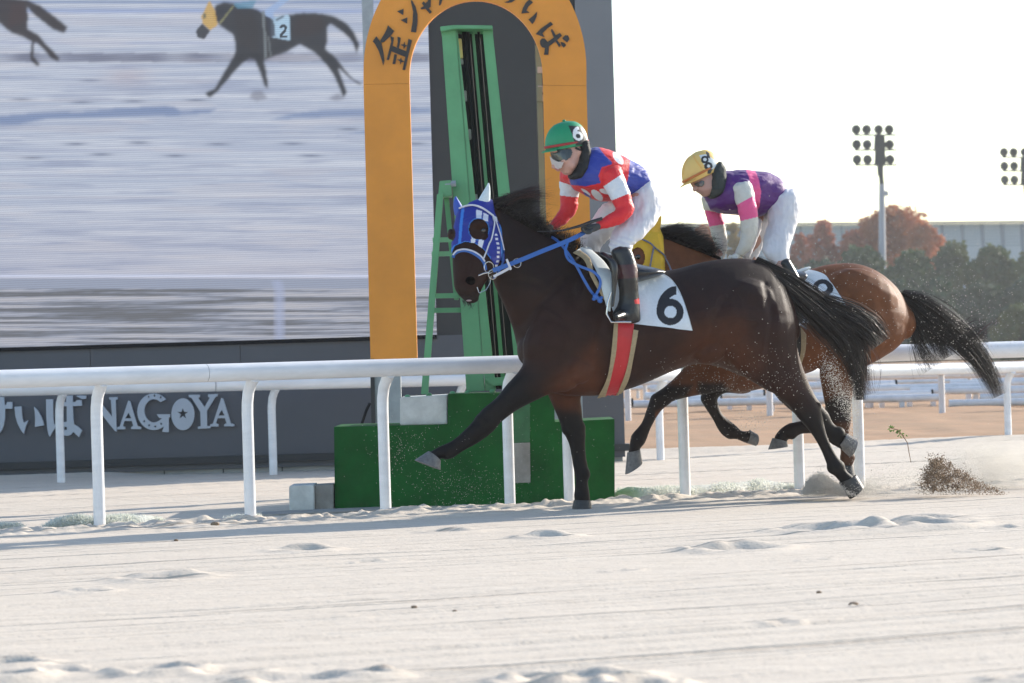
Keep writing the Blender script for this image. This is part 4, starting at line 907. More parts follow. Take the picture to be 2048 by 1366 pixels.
def pw(poly, soft=14):
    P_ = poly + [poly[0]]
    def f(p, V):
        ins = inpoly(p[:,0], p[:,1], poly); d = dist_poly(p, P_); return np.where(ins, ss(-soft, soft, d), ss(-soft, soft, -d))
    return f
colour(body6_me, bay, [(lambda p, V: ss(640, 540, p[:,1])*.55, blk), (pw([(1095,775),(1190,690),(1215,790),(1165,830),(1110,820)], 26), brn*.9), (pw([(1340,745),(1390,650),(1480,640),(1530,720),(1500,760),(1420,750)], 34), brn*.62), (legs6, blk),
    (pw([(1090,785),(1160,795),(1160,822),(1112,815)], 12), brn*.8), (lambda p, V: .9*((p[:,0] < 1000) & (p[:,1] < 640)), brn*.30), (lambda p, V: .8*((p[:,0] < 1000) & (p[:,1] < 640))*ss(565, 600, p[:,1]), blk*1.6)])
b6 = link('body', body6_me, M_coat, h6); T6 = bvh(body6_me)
hoof(H6, ((857,902),(881,922)), ((829,920),(881,940)), -.13, .052, h6, M_hoof)
hoof(H6, ((1148,1000),(1181,1001)), ((1144,1022),(1184,1022)), .10, .062, h6, M_hoofd)
hoof(H6, ((1676,892),(1692,866)), ((1700,914),(1713,876)), .14, .058, h6, M_hoof)
hoof(H6, ((1678,966),(1713,950)), ((1700,998),(1726,972)), -.15, .055, h6, M_hoofd)
# hood, ears
holes = lambda p: (np.hypot((p[:,0]-957.5)/19, (p[:,1]-458)/20.5) < 1) | (np.hypot((p[:,0]-968)/8, (p[:,1]-470)/9) < 1) | (np.hypot((p[:,0]-901)/9.5, (p[:,1]-468)/15) < 1)
hoodpoly = [(895,520),(905,502),(910,492),(930,484),(950,487),(966,498),(978,514),(990,532),(997,560),(1012,552),(1009,500),(1003,455),(990,425),(985,395),(940,395),(905,425),(890,470)]
hood6 = fuse([head6(2.0, .007), loft(H6, [(975,410,984,520,-.02,.088),(992,425,1004,548,-.02,.092)], grow=2, sub=2), blob(H6, 968, 505, 36, 28, -.13, .09), blob(H6, 955, 448, 34, 18, -.09, .10)], .0048, 4, clip=lambda p, V: inpoly(p[:,0], p[:,1], hoodpoly) & ~holes(p), solid=.003)
hb_, lb_, wh_ = srgb(28,44,140), srgb(50,120,205), np.array((.68,.68,.74))
colour(hood6, hb_, [([(924,405),(930,405),(925,450),(922,490),(916,490),(919,450)], lb_), (lambda p, V: dist_poly(p, [(897,512),(910,494),(930,486),(950,489),(965,500),(978,516)]) < 4, lb_), (lambda p, V: (np.abs(np.hypot((p[:,0]-957.5)/19, (p[:,1]-458)/20.5)-1.06) < .07), lb_*np.array(.8)),
    ([(953,419),(964,422),(963,437),(952,436)], wh_), ([(967,425),(977,430),(976,443),(966,441)], wh_), ([(944,470),(953,473),(949,488),(941,485)], wh_), ([(958,478),(968,481),(964,496),(955,493)], wh_), ([(984,430),(994,434),(995,444),(986,441)], wh_),
    (lambda p, V: (dist_poly(p, [(992,470),(997,495),(996,520),(988,545)]) < 2.6) & (np.sin(p[:,1]*.7) > -.1), wh_), (lambda p, V: dist_poly(p, [(1001,450),(1004,500),(1006,540)]) < 2, lb_)])
hd6 = link('hood', hood6, M_flat, h6)
ear = lambda pts, m, nm: link(nm, fuse([tub(H6, pts, sub=4, n=14)], .0045, 2), m, hd6)
M_earw = mat('white_ear_cover', (.62,.70,.72), .6, nscale=60, namt=.08); M_earb = mat('blue_ear_cover', (.035,.09,.42), .6, nscale=60, namt=.1)
ear([(968,424,12,-.03,.035),(967,408,13.5,-.03,.034),(972,390,9,-.03,.026),(976,375,4.5,-.03,.014),(977,366,1.5,-.03,.006)], M_earw, 'ear_cover')
ear([(918,428,9,.02,.03),(915,412,8.5,.02,.028),(912,400,4.5,.02,.018),(911.5,393,1.5,.02,.006)], M_earb, 'ear_cover')
# face
eo = MB(); q = surf(T6, 967, 461, -.004); eo.ball(q, (.019,.017,.019), 14, 9).build('eye', M_eye, h6, smooth=True)
q = surf(T6, 941, 562, -.008); MB().ball(q, (.034,.024,.032), 14, 9).build('nostril', M_nostril, h6, smooth=True)
q = surf(T6, 938, 601, .0); MB().ball(q, (.018,.01,.006), 10, 6).build('lip', M_wetlip, h6, smooth=True)
# bridle
br6 = thing('bridle', 'bridle with bright blue reins and white edged bands on the blue hooded horse', 'bridle')
def tubeline(tree, pts, r, name, m, parent, off=.008, sub=6):
    A = cat_rom(pts, sub); Q = []; last = None
    for x, y in A:
        q = surf(tree, x, y, off, last)
        if q is not None: Q.append(q); last = q
    return MB().tube(Q, r, 8).build(name, m, parent, smooth=True)
TH = bvh(hood6)
tubeline(T6, [(912,428),(922,420),(945,414),(965,420),(984,434)], .0065, 'brow_band', M_white_c, br6, .016)
tubeline(T6, [(984,434),(985,455),(981,478),(973,500),(965,519)], .005, 'cheek_strap', M_white_c, br6, .016)
strap(T6, [(908,516),(911,508),(924,502),(940,504),(957,514),(967,526),(970,541)], 6, .008, 'nose_band', M_blue, br6, .008)
tubeline(T6, [(909,511),(916,503),(930,500),(946,504),(960,513),(968,524)], .0055, 'nose_fleece', M_white_c, br6, .014)
tubeline(T6, [(984,434),(992,455),(999,480),(1003,500)], .004, 'throat_strap', M_white_c, br6, .018)
strap(T6, [(1003,500),(1006,520),(1000,540),(990,556)], 4, .005, 'throat_lash', M_blue, br6, .012)
ring_mesh(H6, 978, 535, 11, -.25, .0032, 'bit_ring', M_steel, br6, .3); ring_mesh(H6, 985, 549, 9, -.25, .0032, 'bit_ring', M_steel, br6, .2); ring_mesh(H6, 1034, 526, 8.5, -.22, .0028, 'bit_ring', M_steel, br6, .2)
MB().tube([H6.pt(957,551,-.27), H6.pt(966,547,-.28), H6.pt(976,545,-.27)], .0055, 8).build('bit', M_steel, br6, smooth=True)
MB().tube([H6.pt(954,574,-.27), H6.pt(958,586,-.27), H6.pt(972,580,-.25), H6.pt(980,566,-.24), H6.pt(982,552,-.24)], .003, 6).build('lip_strap', M_steel, br6, smooth=True)
def ribbon(pts, wpx, name, m, parent, thick=.004):
    Q = [Vector(p) for p in cat_rom([tuple(p) for p in pts], 6)]; V = []; F = []; hw = wpx/606
    for i, q in enumerate(Q):
        t = (Q[min(i+1,len(Q)-1)]-Q[max(i-1,0)]).normalized(); n = (CAM-q).normalized(); s_ = t.cross(n).normalized(); tw = .15*math.sin(i*.5)
        V += [q+s_*hw+n*thick, q-s_*hw+n*thick*(1+tw), q-s_*hw, q+s_*hw]
    for i in range(len(Q)-1):
        for k in range(4): F.append((i*4+k, i*4+(k+1)%4, i*4+4+(k+1)%4, i*4+4+k))
    F += [(3,2,1,0), tuple(len(V)-4+k for k in range(4))]
    return MB().add(V, F).build(name, m, parent)
ribbon([H6.pt(986,541,-.25), H6.pt(1034,523,-.30), H6.pt(1080,504,-.33), H6.pt(1125,486,-.33), H6.pt(1150,475,-.30), H6.pt(1170,464,-.25)], 8.5, 'rein', M_blue, br6)
ribbon([H6.pt(987,553,-.25), H6.pt(1005,544,-.27), H6.pt(1021,535,-.29)], 5, 'rein_end', M_white_c, br6)
slab([[(1011,519),(1015,517),(1024,538),(1020,541)]], H6.pt(1017,529,-.34).y, .012).build('rein_stop', M_white_c, br6, bevel=.002)
ribbon([H6.pt(1085,470,.16), H6.pt(1101,473,.0), H6.pt(1115,482,-.2), H6.pt(1129,497,-.28), H6.pt(1150,527,-.33), H6.pt(1166,556,-.34), H6.pt(1180,580,-.34), H6.pt(1190,592,-.33)], 5.2, 'neck_strap', M_blue, br6)
ribbon([H6.pt(1135,486,-.33), H6.pt(1131,502,-.34), H6.pt(1138,520,-.35), H6.pt(1161,533,-.36), H6.pt(1186,543,-.37), H6.pt(1199,557,-.37), H6.pt(1200,572,-.37), H6.pt(1192,590,-.36)], 5.2, 'strap_loop', M_blue, br6)
kn = MB(); 
for dx, dy, r in ((0,0,.02),(6,5,.017),(-3,6,.015),(9,10,.018),(12,3,.013)): kn.ball(H6.pt(1191+dx, 592+dy, -.36), (r,r*.7,r*.8), 8, 6)
link('knot', fuse([(kn.V, kn.F)], .004, 2), M_blue, br6)
# number cloth
ink = np.array(srgb(24,26,36)); clo = np.array((.64,.69,.74))
def digit6(cx, cy, k, sl=0):
    def f(p):
        x = (p[:,0]-cx)/k - sl*(p[:,1]-cy)/k; y = (p[:,1]-cy)/k          # digit box: x -27..27, y -38..38
        lo = (np.hypot(x/27, (y-13)/26) < 1) & ~(np.hypot((x-1)/12.5, (y-13.5)/12) < 1)
        ex = np.hypot((x-14)/41, (y-12)/50); st = (ex < 1) & (np.hypot((x-20)/32, (y-12)/34) > 1) & (x < 3+ (12*(y < -18))) & (y < 14) & (x < 13)
        return lo | st
    return f
g6 = digit6(1339.5, 612, 1.0)
cl6 = patch(T6, [(1226,541),(1222,575),(1221,610),(1236,645)], [(1318,546),(1344,562),(1365,598),(1384,661)], 'number_cloth', M_flat, h6, off=.010, nu=150, nv=120,
   colfn=lambda p: np.where(g6(p)[:,None], ink, np.where((dist_poly(p, [(1318,546),(1344,562),(1365,598),(1384,661)]) < 1.2)[:,None], clo*.7, clo)), wr=.010)
# girth
patch(T6, [(1233,640),(1231,690),(1222,740),(1208,789)], [(1268,640),(1262,700),(1250,745),(1232,791)], 'girth', M_red, h6, off=.012, nu=14, nv=40)
patch(T6, [(1227,645),(1222,700),(1214,750),(1194,791)], [(1235,645),(1231,700),(1222,748),(1209,791)], 'girth_edge', M_tan, h6, off=.018, nu=6, nv=40, thick=.012)
patch(T6, [(1266,660),(1258,710),(1247,750),(1229,791)], [(1275,662),(1266,712),(1256,755),(1237,791)], 'girth_edge', M_tan, h6, off=.018, nu=6, nv=40, thick=.012)
# saddle and pads
sd6 = thing('saddle', 'small black racing saddle on the front horse under the rider in red and blue', 'saddle')
link('seat', fuse([loft(H6, [(1200,503,1206,540,0,.16),(1225,510,1224,560,0,.23),(1255,524,1252,570,0,.27),(1290,533,1288,560,0,.25),(1316,540,1314,552,0,.18)], sub=4)], .010, 4), M_boot, sd6)
patch(T6, [(1146,508),(1152,512),(1170,520)], [(1168,497),(1180,503),(1192,520)], 'front_pad', M_pad, sd6, off=.03, nu=14, nv=14, wr=.02, thick=.02)
V, F = loft(H6, [(1160,497,1184,500,-.14,.012),(1180,520,1212,527,-.24,.012),(1194,545,1228,560,-.33,.012),(1204,580,1229,588,-.37,.010),(1212,610,1222,612,-.37,.008),(1217,622,1221,622,-.37,.006)], sub=5, n=12)
MB().add(V, F).build('saddle_pad', M_pad, sd6, smooth=True)
V, F = loft(H6, [(1146,506,1160,500,-.20,.012),(1168,520,1180,516,-.26,.012),(1180,550,1188,547,-.32,.01),(1196,580,1203,576,-.35,.01),(1208,600,1213,598,-.36,.008)], sub=4, n=10)
MB().add(V, F).build('pad_lining', M_tan, sd6, smooth=True)
V, F = loft(H6, [(1197,508,1210,505,-.30,.02),(1215,518,1232,524,-.36,.022),(1222,540,1236,545,-.38,.02),(1224,580,1232,582,-.38,.012),(1222,612,1228,612,-.39,.01)], sub=4, n=12)
MB().add(V, F).build('stirrup_leather', M_boot, sd6, smooth=True)
MB().tube([H6.pt(1222,585,-.42), H6.pt(1216,605,-.42), H6.pt(1213,628,-.42), H6.pt(1222,644,-.43), H6.pt(1262,644,-.43)], .007, 8).build('stirrup', M_steel, sd6, smooth=True)
# mane and tail
link('mane_core', fuse([tub(H6, [(985,412,7,0,.025),(1010,420,9,0,.025),(1040,438,10,0,.03),(1075,460,10,0,.03),(1110,480,8,0,.025),(1140,495,6,0,.02)], sub=4), tub(H6, [(1000,415,5,0,.02),(1018,402,7,0,.015),(1040,392,4,0,.01),(1055,389,2,0,.005)], sub=4)], .009, 3), M_core, h6)
hairline('mane', H6, [(980,408),(1005,418),(1035,435),(1060,448)], [(1005,395),(1020,392),(1035,398),(1050,415)], [(1086,380),(1083,391),(1076,404),(1066,418)], 2000, M_hair, h6, seed=1, jt=11, jr=6, width=.002, lm=(.35,1.1))
hairline('mane', H6, [(1010,420),(1050,445),(1095,470),(1150,498)], [(1030,420),(1065,432),(1095,448),(1150,480)], [(1080,414),(1088,436),(1096,456),(1160,474)], 2000, M_hair, h6, seed=2, jt=14, jr=6, jd=.06, width=.002)
hairline('mane_ends', H6, [(1010,400),(1030,398)], [(1035,388),(1045,390)], [(1086,381),(1082,390)], 900, M_hair2, h6, seed=3, jt=8, jr=6, width=.002)
hairline('withers_hair', H6, [(1120,488),(1160,505)], [(1140,480),(1165,490)], [(1158,468),(1162,482)], 160, M_hair, h6, seed=4, jt=6, jr=5)
hairline('chin_hair', H6, [(925,600),(945,606)], [(928,606),(945,612)], [(926,613),(944,618)], 40, M_hair, h6, seed=5, jt=3, jr=2, d=-.21)
link('tail_dock', fuse([tub(H6, [(1505,528,10,0,.05),(1540,548,12,0,.05),(1580,582,16,0,.05),(1630,622,18,.0,.05),(1675,660,14,.0,.04),(1700,690,8,.0,.02),(1708,715,4,0,.01)], sub=4)], .009, 3), M_core, h6)
hair('tail', H6, [(1508,525,8,0,.03),(1558,557,15,0,.06),(1615,603,21,0,.08),(1670,651,24,0,.09),(1704,692,23,0,.08),(1717,742,15,0,.06),(1719,800,9,0,.05)], 5600, M_hair, h6, seed=6, curl=.22, seg=14, shorts=.9, minlen=.42)
hair('tail_fringe', H6, [(1640,612,24,-.02,.06),(1700,638,30,-.02,.08),(1738,662,28,-.02,.08),(1758,690,22,-.02,.08)], 700, M_hair, h6, seed=7, curl=.4, width=.003)
hair('tail_ends', H6, [(1690,680,26,0,.05),(1722,730,22,0,.05),(1734,790,12,0,.05)], 160, M_hair2, h6, seed=8, curl=.5)

# ================================================================ brown horse, number 8
h8 = thing('horse', 'bright bay racehorse with yellow hood, half hidden behind the front horse', 'horse', 'galloping racehorses')
head8 = lambda g=0, gd=0: loft(H8, [(1284,468,1318,462,-.02,.06),(1268,480,1326,486,-.05,.09),(1256,510,1326,515,-.09,.10),(1248,545,1322,545,-.13,.095),(1244,580,1306,582,-.17,.08),(1242,612,1290,614,-.2,.068),(1246,635,1278,637,-.21,.05)], sub=3, n=24, grow=g, growd=gd)
neck8 = loft(H8, [(1302,470,1300,560,0,.085),(1330,474,1318,600,0,.10),(1362,486,1342,650,0,.12),(1396,500,1362,700,0,.16),(1425,514,1385,730,0,.21),(1455,524,1420,760,0,.25),(1490,530,1465,785,0,.28),(1525,538,1520,778,0,.29),(1570,545,1565,762,0,.30),(1610,541,1610,748,0,.30),(1655,529,1650,735,0,.30),(1705,526,1700,728,0,.29),(1750,540,1745,722,0,.26),(1790,572,1782,704,0,.20),(1812,608,1806,680,0,.12)], sub=3, n=30, egg=.35)
f1_8 = loft(H8, [(1400,650,1500,740,-.12,.12),(1383,712,1450,780,-.12,.10),(1353,752,1400,790,-.12,.075),(1326,776,1352,800,-.12,.058),(1305,790,1336,810,-.12,.054),(1296,812,1320,824,-.12,.045),(1283,846,1302,855,-.12,.031),(1263,870,1290,886,-.12,.038),(1260,888,1280,898,-.12,.031),(1256,908,1281,914,-.12,.036)], sub=3)
f2_8 = loft(H8, [(1420,700,1520,740,.10,.11),(1412,745,1500,785,.10,.09),(1406,772,1452,786,.10,.065),(1403,795,1435,797,.10,.056),(1409,812,1435,806,.10,.052),(1425,838,1445,829,.10,.032),(1438,862,1466,846,.10,.038),(1453,876,1474,853,.10,.040),(1474,879,1484,862,.10,.031),(1494,887,1501,862,.10,.038),(1503,888,1508,866,.10,.036)], sub=3)
h1_8 = loft(H8, [(1650,600,1800,620,-.12,.13),(1640,660,1812,670,-.14,.14),(1637,700,1775,710,-.14,.12),(1638,738,1712,745,-.14,.09),(1645,780,1704,785,-.14,.065),(1650,808,1702,815,-.14,.056),(1660,834,1702,842,-.14,.050),(1673,862,1698,866,-.14,.034),(1680,893,1701,896,-.14,.030),(1682,915,1708,916,-.14,.036),(1680,930,1704,932,-.14,.032)], sub=3)
h2_8 = loft(H8, [(1640,640,1740,650,.14,.12),(1640,720,1712,730,.14,.09),(1650,790,1704,800,.14,.06),(1648,826,1690,850,.14,.054),(1624,836,1640,866,.14,.042),(1594,843,1602,868,.14,.034),(1578,846,1586,880,.14,.040),(1560,858,1576,878,.14,.033),(1548,874,1572,890,.14,.038)], sub=3)
mus8 = [blob(H8, 1720, 600, 80, 62, -.14, .14, rot=.4), blob(H8, 1440, 700, 50, 60, -.12, .12), blob(H8, 1660, 705, 40, 28, -.16, .08), blob(H8, 1290, 545, 34, 26, -.12, .08), blob(H8, 1676, 836, 24, 20, -.14, .055), blob(H8, 1418, 796, 17, 17, .1, .055), blob(H8, 1318, 800, 18, 16, -.12, .055), blob(H8, 1276, 880, 14, 16, -.12, .045), blob(H8, 1462, 864, 16, 15, .1, .045), blob(H8, 1695, 915, 15, 15, -.14, .042)]
body8_me = fuse([head8(), neck8, f1_8, f2_8, h1_8, h2_8]+mus8, .009, 9); displace(body8_me, coat_noise(13))
displace(body8_me, lambda V, p: -.010*groove(p, [(1640,735),(1660,690),(1670,640),(1700,600)], 9) - .004*groove(p, [(1750,590),(1770,620),(1778,660),(1770,705)], 8) + .002*np.sin(p[:,1]*.09+p[:,0]*.03)*groove(p, [(1600,700),(1660,560)], 30) - .006*groove(p, [(1430,780),(1400,770),(1380,785)], 6))
bay8 = np.array((.155,.056,.022)); drk8 = np.array((.016,.010,.009))
colour(body8_me, bay8, [(lambda p, V: ss(560, 525, p[:,1])*ss(1650, 1700, p[:,0])*.35, bay8*.45), (lambda p, V: ss(715, 800, p[:,1])*.4, drk8), (pw([(1330,770),(1385,770),(1330,905),(1240,960),(1240,860),(1290,780)], 8), drk8), (pw([(1300,830),(1330,815),(1312,850),(1298,868)], 6), brn),
     (pw([(1395,765),(1445,765),(1520,850),(1510,900),(1440,880),(1395,810)], 8), drk8), (pw([(1645,805),(1680,790),(1710,800),(1706,845),(1650,850)], 9), drk8*1.2), (pw([(1540,840),(1640,830),(1645,880),(1560,910)], 8), drk8), (lambda p, V: ((p[:,0] > 1650) & (p[:,1] > 850)).astype(float)*.3, drk8),
     (lambda p, V: ss(600, 640, p[:,1])*(p[:,0] < 1310), drk8)])
link('body', body8_me, M_coat, h8); T8 = bvh(body8_me)
hoof(H8, ((1255,905),(1280,899)), ((1251,949),(1284,926)), -.12, .055, h8, M_hoof)
hoof(H8, ((1493,886),(1500,860)), ((1511,892),(1513,868)), .10, .055, h8, M_hoof)
hoof(H8, ((1545,876),(1574,884)), ((1537,899),(1575,893)), .14, .055, h8, M_hoof)
hoof(H8, ((1679,930),(1706,932)), ((1674,956),(1710,957)), -.14, .055, h8, M_hoofd)
hp8 = [(1240,470),(1280,455),(1326,458),(1332,560),(1270,560),(1262,560),(1240,540)]
hood8 = fuse([head8(3.0, .008), loft(H8, [(1285,466,1296,560,-.03,.09),(1318,474,1322,560,-.03,.09)], grow=2, sub=2)], .0055, 4, clip=lambda p, V: inpoly(p[:,0], p[:,1], hp8) & ~(np.hypot((p[:,0]-1275)/14, (p[:,1]-515)/20) < 1), solid=.003)
yel = np.array(srgb(214,172,38)); colour(hood8, yel, [(lambda p, V: dist_poly(p, [(1318,470),(1325,500),(1324,545)]) < 3, yel*1.15)])
hd8 = link('hood', hood8, M_flat, h8)
M_eary = mat('yellow_ear_cover', (.72,.42,.03), .6, nscale=60, namt=.08)
link('ear_cover', fuse([tub(H8, [(1300,492,13,-.06,.035),(1303,478,14,-.06,.034),(1310,460,10,-.06,.026),(1318,442,5,-.06,.014),(1322,432,1.5,-.06,.006)], sub=4)], .005, 2), M_eary, hd8)
q = surf(T8, 1276, 514, -.004); MB().ball(q, (.02,.018,.02), 14, 9).build('eye', M_eye, h8, smooth=True)
br8 = thing('bridle', 'dark blue and tan bridle on the yellow hooded horse', 'bridle')
M_rope = mat('speckled_rope', (.25,.22,.14), .7, nscale=90, col2=(.05,.10,.3))
tubeline(bvh(hood8), [(1284,480),(1300,488),(1309,497),(1325,510),(1333,522)], .006, 'head_strap', M_rope, br8, .01)
tubeline(bvh(hood8), [(1307,494),(1303,512),(1299,535)], .006, 'cheek_strap', M_rope, br8, .01)
MB().tube([H8.pt(1330,515,-.14), H8.pt(1338,530,-.2), H8.pt(1344,545,-.24)], .006, 8).build('rein', M_rope, br8, smooth=True)
def dig8(p):
    a = (np.hypot((p[:,0]-1646)/21, (p[:,1]-577)/16.5) < 1) & ~(np.hypot((p[:,0]-1645)/9, (p[:,1]-577)/7.5) < 1)
    b_ = (np.hypot((p[:,0]-1650)/24, (p[:,1]-612)/21) < 1) & ~(np.hypot((p[:,0]-1650)/11, (p[:,1]-612)/10) < 1)
    c_ = (np.abs(p[:,1]-568-(p[:,0]-1605)*.12) < 3) & (p[:,0] > 1606) & (p[:,0] < 1618)
    return a | b_ | c_
patch(T8, [(1575,545),(1572,580),(1575,615),(1580,648)], [(1617,541),(1649,551),(1673,580),(1690,612),(1700,640)], 'number_cloth', M_flat, h8, off=.010, nu=110, nv=100, colfn=lambda p: np.where(dig8(p)[:,None], ink, clo), wr=.008)
patch(T8, [(1578,650),(1576,700),(1570,740),(1560,765)], [(1600,650),(1600,700),(1594,740),(1580,765)], 'girth', M_boot, h8, off=.012, nu=10, nv=30)
patch(T8, [(1600,655),(1600,700),(1592,730),(1584,752)], [(1611,668),(1609,700),(1601,725),(1593,752)], 'girth_edge', M_tan, h8, off=.016, nu=6, nv=30, thick=.012)
sd8 = thing('saddle', 'black saddle with pale rear pad on the horse with the yellow hood', 'saddle')
link('seat', fuse([loft(H8, [(1480,524,1484,560,0,.16),(1510,528,1510,580,0,.24),(1550,535,1548,580,0,.27),(1590,540,1588,570,0,.24)], sub=4)], .010, 4), M_boot, sd8)
V, F = loft(H8, [(1592,542,1594,550,-.12,.05),(1606,536,1608,543,-.12,.05),(1618,533,1619,538,-.12,.03)], sub=3, n=12); MB().add(V, F).build('rear_pad', M_pad, sd8, smooth=True)
MB().tube([H8.pt(1596,645,-.40), H8.pt(1612,658,-.42), H8.pt(1612,640,-.42), H8.pt(1600,628,-.40)], .006, 8).build('stirrup', M_steel, sd8, smooth=True)
link('mane_core', fuse([tub(H8, [(1318,470,10,0,.03),(1345,480,9,0,.03),(1380,495,9,0,.03),(1415,508,6,0,.025),(1440,518,4,0,.02)], sub=4)], .009, 3), M_core, h8)
hairline('mane', H8, [(1316,470),(1340,478),(1375,492),(1425,514)], [(1330,452),(1365,458),(1400,480),(1430,500)], [(1372,456),(1398,470),(1420,486),(1442,497)], 2400, M_hair, h8, seed=11, jt=10, jr=6, jd=.06, width=.002, lm=(.5,1.1))
hairline('mane', H8, [(1320,466),(1400,498)], [(1340,446),(1410,476)], [(1372,446),(1442,488)], 420, M_hair, h8, seed=12, jt=9, jr=6, jd=.05, width=.002, lm=(.6,1.15))
link('tail_dock', fuse([tub(H8, [(1800,592,8,0,.04),(1835,612,12,0,.04),(1875,645,14,0,.04),(1915,680,11,0,.035),(1945,705,6,0,.02),(1960,722,3,0,.01)], sub=4)], .009, 3), M_core, h8)
hair('tail', H8, [(1802,590,7,0,.03),(1840,612,18,0,.05),(1885,648,22,0,.07),(1925,682,19,0,.07),(1958,716,17,0,.07),(1980,752,15,0,.06),(1998,792,13,0,.06)], 3800, M_hair, h8, seed=13, curl=.3, seg=14, width=.0018, shorts=.9, minlen=.45)
hair('tail_fringe', H8, [(1818,625,12,0,.04),(1835,665,16,0,.05),(1850,705,20,0,.06),(1868,735,22,0,.06)], 300, M_hair, h8, seed=14, curl=.6, width=.0022)
hair('tail_fringe', H8, [(1850,640,12,0,.04),(1875,680,18,0,.05),(1893,716,14,0,.05)], 420, M_hair, h8, seed=15, curl=.6, width=.0022)
hair('tail_fringe', H8, [(1900,665,16,0,.04),(1935,672,22,0,.05),(1975,668,24,0,.06)], 420, M_hair, h8, seed=16, curl=.7, width=.0022)
hair('tail_ends', H8, [(1940,690,8,0,.03),(1968,660,6,0,.03),(2000,634,6,0,.03)], 22, M_hair2, h8, seed=17, curl=.3, width=.003)
# ================================================================ riders
def helmet(pl, rim_l, rim_r, top, d, hd, regs, base, parent, band, bandc, name='helmet'):
    cx, cy = (rim_l[0]+rim_r[0])/2, (rim_l[1]+rim_r[1])/2; hx, hy = (rim_r[0]-rim_l[0])/2, (rim_r[1]-rim_l[1])/2
    secs = []
    for t in np.linspace(-.12, 1, 16):
        if t < 0: s_ = 1-.25*abs(t); f = t
        else: s_ = (1-t**2.3)**(1/2.2) if t < 1 else .03; f = t
        ox, oy = (top[0]-cx)*f, (top[1]-cy)*f; secs.append((cx+ox-hx*s_, cy+oy-hy*s_, cx+ox+hx*s_, cy+oy+hy*s_, d, hd*s_))
    me = fuse([loft(pl, secs, sub=2, n=30, caps=False)], .0045, 3); colour(me, base, regs); o = link(name, me, M_helm, parent)
    n = 40; L = math.hypot(hx, hy)
    pts = [pl.pt(cx+hx*math.cos(a)*1.015+(top[0]-cx)*.06, cy+hy*math.cos(a)*1.015+(top[1]-cy)*.06, d+hd*1.015*math.sin(a)) for a in np.linspace(0, 2*math.pi, n+1)]
    MB().tube(pts, .0085, 8, cap=False).build('band', bandc, o, smooth=True)
    # peak
    V = []; F = []
    for k in range(13):
        a = math.pi*(.62+.76*k/12); c = (cx+hx*math.cos(a), cy+hy*math.cos(a)+2); o_ = 1.15
        V += [pl.pt(*c, d+hd*math.sin(a)), pl.pt(cx+hx*math.cos(a)*o_-2, cy+hy*math.cos(a)*o_+5.5, d+hd*math.sin(a)*1.05)]
    n_ = len(V); V += [v+Vector((0,0,-.006)) for v in V]
    for k in range(12):
        F += [(2*k,2*k+1,2*k+3,2*k+2), (n_+2*k+2,n_+2*k+3,n_+2*k+1,n_+2*k), (2*k+1,n_+2*k+1,n_+2*k+3,2*k+3)]
    MB().add(V, F).build('peak', mat('peak_fabric_'+('a' if base[1] > base[0] else 'b'), tuple(base), .6), o, smooth=True)
    return o
def near(V, pl, d): return (V-np.array(pl.p0))@np.array(pl.n) < d
def wr(seed, amp=.006, k=.05, kx=1.0, ky=1.0):
    return lambda V, p: amp*fbm(p[:,0]*k*kx+seed, p[:,1]*k*ky, 3, seed) + amp*.35*np.abs(fbm(p[:,0]*k*2.6*kx, p[:,1]*k*2.6*ky, 2, seed+5))
z4 = lambda pts: zc(pts, 4.879, 1060, 220)
z3 = lambda pts: zc(pts, 4.269, 1280, 280)
# ---- front rider
r6 = thing('person', 'rider in red and blue silks with green number 6 helmet crouching on the front horse', 'person', 'racing riders')
head = loft(H6, [(1104,282,1166,276,-.02,.08),(1101,300,1168,296,-.03,.086),(1104,314,1166,312,-.04,.084),(1110,327,1160,325,-.05,.078),(1117,337,1152,336,-.06,.064),(1125,345,1145,345,-.065,.042)], sub=3, n=26)
near_arm = tub(H6, [(1220,350,16,-.15),(1236,380,13,-.20),(1243,400,12,-.23),(1248,417,11,-.25),(1237,433,10,-.26),(1218,443,6.5,-.26),(1197,450,4.5,-.25)])
far_arm = tub(H6, [(1142,348,14,.14),(1139,378,12,.19),(1138,402,11,.20),(1136,420,10,.20),(1123,437,8,.19),(1108,450,6.5,.16),(1098,457,6,.14)])
torso = loft(H6, [(1168,306,1136,344,0,.08),(1182,304,1145,355,0,.13),(1203,304,1158,372,0,.17),(1232,314,1192,386,0,.18),(1258,328,1230,392,0,.16),(1280,345,1256,392,0,.15),(1300,365,1262,402,0,.15),(1308,390,1265,420,0,.14)], sub=3)
near_leg = loft(H6, [(1300,385,1258,395,-.08,.10),(1314,405,1262,410,-.11,.085),(1310,425,1255,432,-.15,.075),(1292,448,1242,452,-.19,.06),(1272,470,1232,476,-.24,.05),(1257,490,1231,497,-.27,.04),(1259,520,1238,524,-.30,.038),(1268,560,1242,562,-.31,.042),(1270,600,1246,602,-.31,.035),(1272,622,1234,624,-.31,.034)], sub=3)
far_leg = loft(H6, [(1290,390,1250,400,.08,.10),(1270,420,1215,415,.12,.085),(1235,450,1196,445,.18,.06),(1206,478,1174,478,.24,.045),(1194,500,1176,505,.27,.04),(1200,540,1178,545,.30,.042),(1210,590,1190,590,.31,.036),(1212,620,1180,622,.31,.034)], sub=3)
neck_ = tub(H6, [(1150,335,17,-.02),(1160,325,18,-.02),(1150,318,18,-.02)])
